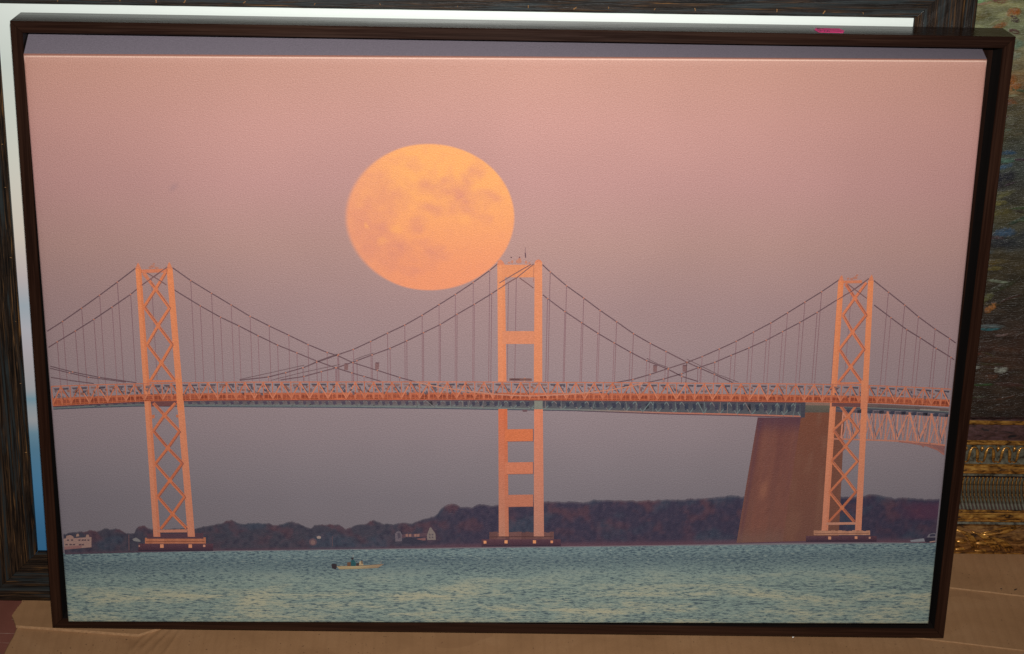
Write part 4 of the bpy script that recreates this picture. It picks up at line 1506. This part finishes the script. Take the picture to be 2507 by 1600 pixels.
for _ in range(420):
    h = random.uniform(.172, .69)
    x = random.uniform(.44, .90)
    g_ = ground(x + random.uniform(-.05, .05), h + random.gauss(0, .018))
    g_ = [255 * (1.055 * c ** (1 / 2.4) - .055) * random.uniform(.8, 1.3) for c in g_[:3]]
    STR.insert(0, (x, h, random.uniform(12, 40), random.uniform(2.5, 7), random.gauss(.08, .22), g_))
sv, sf, sc = [], [], []
for k, (x, h, L, wd, an, c) in enumerate(STR):
    z0 = -0.01425 + 0.00004 * (k % 12)
    L, wd = (L * .001, wd * .001) if k < 420 else (L * .00125, wd * .0014)
    cl = lin(*[q * (0.74 if k >= 420 else 1) for q in c])
    bend = random.uniform(-.25, .25)
    base = len(sv)
    nu, nv = 16, 6
    for i in range(nu + 1):
        t = i / nu * 2 - 1
        ww = wd / 2 * (1 - abs(t) ** 3 * .75) * (1 + .22 * random.uniform(-1, 1))
        for j in range(nv + 1):
            q = j / nv * 2 - 1
            lx, ly = t * L / 2, q * ww + bend * L * t * t * .3
            if i in (0, nu):
                lx += random.uniform(-.0012, .0012)
            zz = z0 + (0.00045 * (1 - q * q) * (.55 + .45 * random.random()) + 0.0003 * abs(q) * (random.random() < .4)) * (1 - t ** 4)
            sv.append((x - xo + lx * math.cos(an) - ly * math.sin(an), h + lx * math.sin(an) + ly * math.cos(an), zz))
            u = random.uniform(.72, 1.2)
            px_, py_ = sv[-1][0] + xo, sv[-1][1]
            edge = max(smooth01(.45, 1.0, abs(q)), smooth01(.45, 1.0, abs(t)))
            dry = smooth01(.05, .45, fbm(px_ * 160, py_ * 700, 3.0))
            sc.append(mix((cl[0] * u, cl[1] * u, cl[2] * u), ground(px_, py_), max(edge * .85, dry * .7)))
    for i in range(nu):
        for j in range(nv):
            a = base + i * (nv + 1) + j
            sf.append((a, a + nv + 1, a + nv + 2, a + 1))
bs = obj("brushwork", sv, sf, STROKE, sheet, smooth=True, cols=sc)
bs["kind"] = "stuff"

# ================================================================== 4. cardboard on the floor
def slab(name, outline, top, thick, label, jag=None, undul=0.0):
    """flat sheet from an outline (counter-clockwise), rough cut edge of its own"""
    n = len(outline)
    vv = [(x, y, top + undul * fbm(x * 9, y * 9, 2)) for x, y in outline] + [(x, y, top - thick) for x, y in outline]
    ff = [tuple(range(n)), tuple(range(2 * n - 1, n - 1, -1))]
    mi = [0, 0]
    for i in range(n):
        j = (i + 1) % n
        ff.append((i, i + n, j + n, j))
        mi.append(1)
    return tag(obj(name, vv, ff, [CARD, EDGE], mi=mi), label, "cardboard", "cardboard sheets under the frames")


def rough(a, b, n, amp, fine=True):
    out = []
    for i in range(n):
        t = i / n
        k = amp if i else 0
        out.append((a[0] + (b[0] - a[0]) * t + random.uniform(-k, k), a[1] + (b[1] - a[1]) * t + random.uniform(-k, k) * .4))
    return out


# left sheet lying on top, torn left edge, cut front edge toward the camera
A = rough((-0.525, 0.115), (-0.5245, 0.0507), 8, .0010) + rough((-0.5245, 0.0507), (-0.5300, 0.030), 12, .0009) + rough((-0.5300, 0.030), (-0.5225, 0.0128), 9, .0010) \
    + rough((-0.5225, 0.0128), (-0.3880, 0.0008), 14, .00025) + rough((-0.3880, 0.0008), (-0.362, 0.0150), 6, .0006) + [(-0.31, 0.05), (-0.31, 0.115)]
slab("cardboard_sheet", A, -0.0001, 0.0038, "torn cardboard sheet under the left corner of the dark frame")

# middle sheet under the frames, its front edge comes out right of the frame corner
B = rough((-0.305, 0.030), (0.40, 0.0192), 10, .0003) + rough((0.40, 0.0192), (0.4634, 0.0089), 5, .0003) + rough((0.4634, 0.0089), (0.5656, -0.0078), 12, .0004) + [(0.90, -0.062), (0.90, 0.13), (-0.305, 0.13)]
slab("cardboard_sheet", B, -0.0002, 0.0032, "wide cardboard sheet showing right of the dark frame's lower corner")

# back right fluted sheet under the gilt frame
Cc = rough((0.40, 0.1098), (0.5099, 0.0922), 8, .0003) + rough((0.5099, 0.0922), (0.5896, 0.0793), 10, .0005) + [(0.95, 0.020), (0.95, 0.36), (0.40, 0.36)]
slab("cardboard_sheet", Cc, 0.0017, 0.0018, "ribbed cardboard sheet in front of the gold frame")


# front sheet with the crushed fold
def front_sheet():
    nx, ny = 330, 60
    y0, y1 = -0.36, 0.060
    ys = [y1 - (y1 - y0) * (j / ny) ** 1.9 for j in range(ny + 1)]
    vv, ff = [], []
    folds = [((-0.352, 0.03), (-0.402, -0.05), .0030, .0014), ((-0.345, 0.03), (-0.385, -0.05), .0026, .0011), ((-0.366, 0.03), (-0.408, -0.05), .0024, .0012), ((-0.338, 0.03), (-0.366, -0.05), .0018, .0010)]

    def H(x, y):
        h = 0.00012 * fbm(x * 8, y * 8, 3)
        for (ax, ay), (bx, by), amp, wd in folds:
            t = (y - ay) / (by - ay)
            xx = ax + (bx - ax) * t + .0012 * fbm(y * 90, ax * 50, 1)
            h += amp * math.exp(-abs((x - xx) / wd)) * (0.5 + .5 * smooth01(-.12, .02, y)) * (0.7 + .6 * fbm(y * 60, ax * 90, 5))
        # straight score lines
        h -= 0.0006 * math.exp(-((x - (0.0531 + (0.0123 - y) * -0.164)) / .0006) ** 2)
        h -= 0.0004 * math.exp(-((x - (0.079 + (0.0123 - y) * -0.03)) / .0008) ** 2)
        d = abs((x + 0.3256) * 0.70 + (y - 0.013) * 0.714)
        h += 0.0005 * math.exp(-(d / .0007) ** 2) * smooth01(-.03, -.01, y)
        return h
    for j, y in enumerate(ys):
        xa = -0.5262 + .0045 * smooth01(-.03, .013, y) + .0010 * fbm(y * 160, 4.0) - .01 * smooth01(-.03, -.2, y)
        for i in range(nx + 1):
            t = i / nx
            x = xa + (0.90 - xa) * (t if t < 0.5 else t)
            x = xa + 0.30 * (t / 0.72) if t < 0.72 else xa + 0.30 + (0.90 - xa - 0.30) * (t - 0.72) / 0.28
            vv.append((x, y, -0.0036 + 0.0018 * smooth01(-.2, .3, x) + H(x, y)))
    w = nx + 1
    for j in range(ny):
        for i in range(nx):
            a = j * w + i
            ff.append((a + w, a + w + 1, a + 1, a))
    mi = [0] * len(ff)
    # torn left edge and front edge
    loop = [j * w for j in range(ny + 1)] + [ny * w + i for i in range(1, w)]
    b = len(vv)
    for k in loop:
        vv.append((vv[k][0] + .0004, vv[k][1], -0.0072))
    for k in range(len(loop) - 1):
        ff.append((loop[k], b + k, b + k + 1, loop[k + 1]))
        mi.append(1)
    o = obj("cardboard_sheet", vv, ff, [CARD, EDGE], mi=mi, smooth=True)
    tag(o, "large front cardboard sheet with a crushed fold, below the dark frame", "cardboard", "cardboard sheets under the frames")
    return o


fs = front_sheet()
# torn flap of the top liner
vv = [(-0.287, -0.0071, -0.0022), (-0.2950, -0.0260, -0.0026), (-0.2760, -0.0330, -0.0026), (-0.2580, -0.0250, -0.0024), (-0.2720, -0.0150, -0.0018)]
obj("torn_flap", vv + [(a, b, c - .0006) for a, b, c in vv], [(0, 1, 2, 3, 4)] + [(i, i + 5, (i + 1) % 5 + 5, (i + 1) % 5) for i in range(5)], [CARD], fs)

# ------------------------------------------------------------------ crumbs on the cardboard
def crumb(name, x, y, z, L, W, rz, m, label, cat):
    vv = [(-L, -W * .4, 0), (-L * .3, -W, 0), (L, -W * .5, 0), (L * .9, W * .7, 0), (-L * .2, W, 0), (-L * .2, 0, W * .8), (L * .5, 0.1 * W, W * .7)]
    ff = [(0, 1, 5), (1, 2, 6), (1, 6, 5), (2, 3, 6), (3, 4, 6), (4, 5, 6), (4, 0, 5), (4, 3, 2, 1, 0)]
    return tag(obj(name, vv, ff, m, loc=(x, y, z), rot=(0, 0, rz)), label, cat)


crumb("paper_scrap", 0.3191, 0.0103, -0.0017, .0015, .0010, .6, WHITE, "tiny white paper scrap on the cardboard below the dark frame", "scrap")
crumb("bark_chip", 0.5824, 0.0895, 0.0018, .0028, .0010, .5, CHIP, "larger dark wood chip on ribbed cardboard near the gold frame", "wood chip")
crumb("bark_chip", 0.5665, 0.0905, 0.0018, .0013, .0010, -.2, CHIP, "smaller dark crumb on the ribbed cardboard edge near the gold frame", "wood chip")
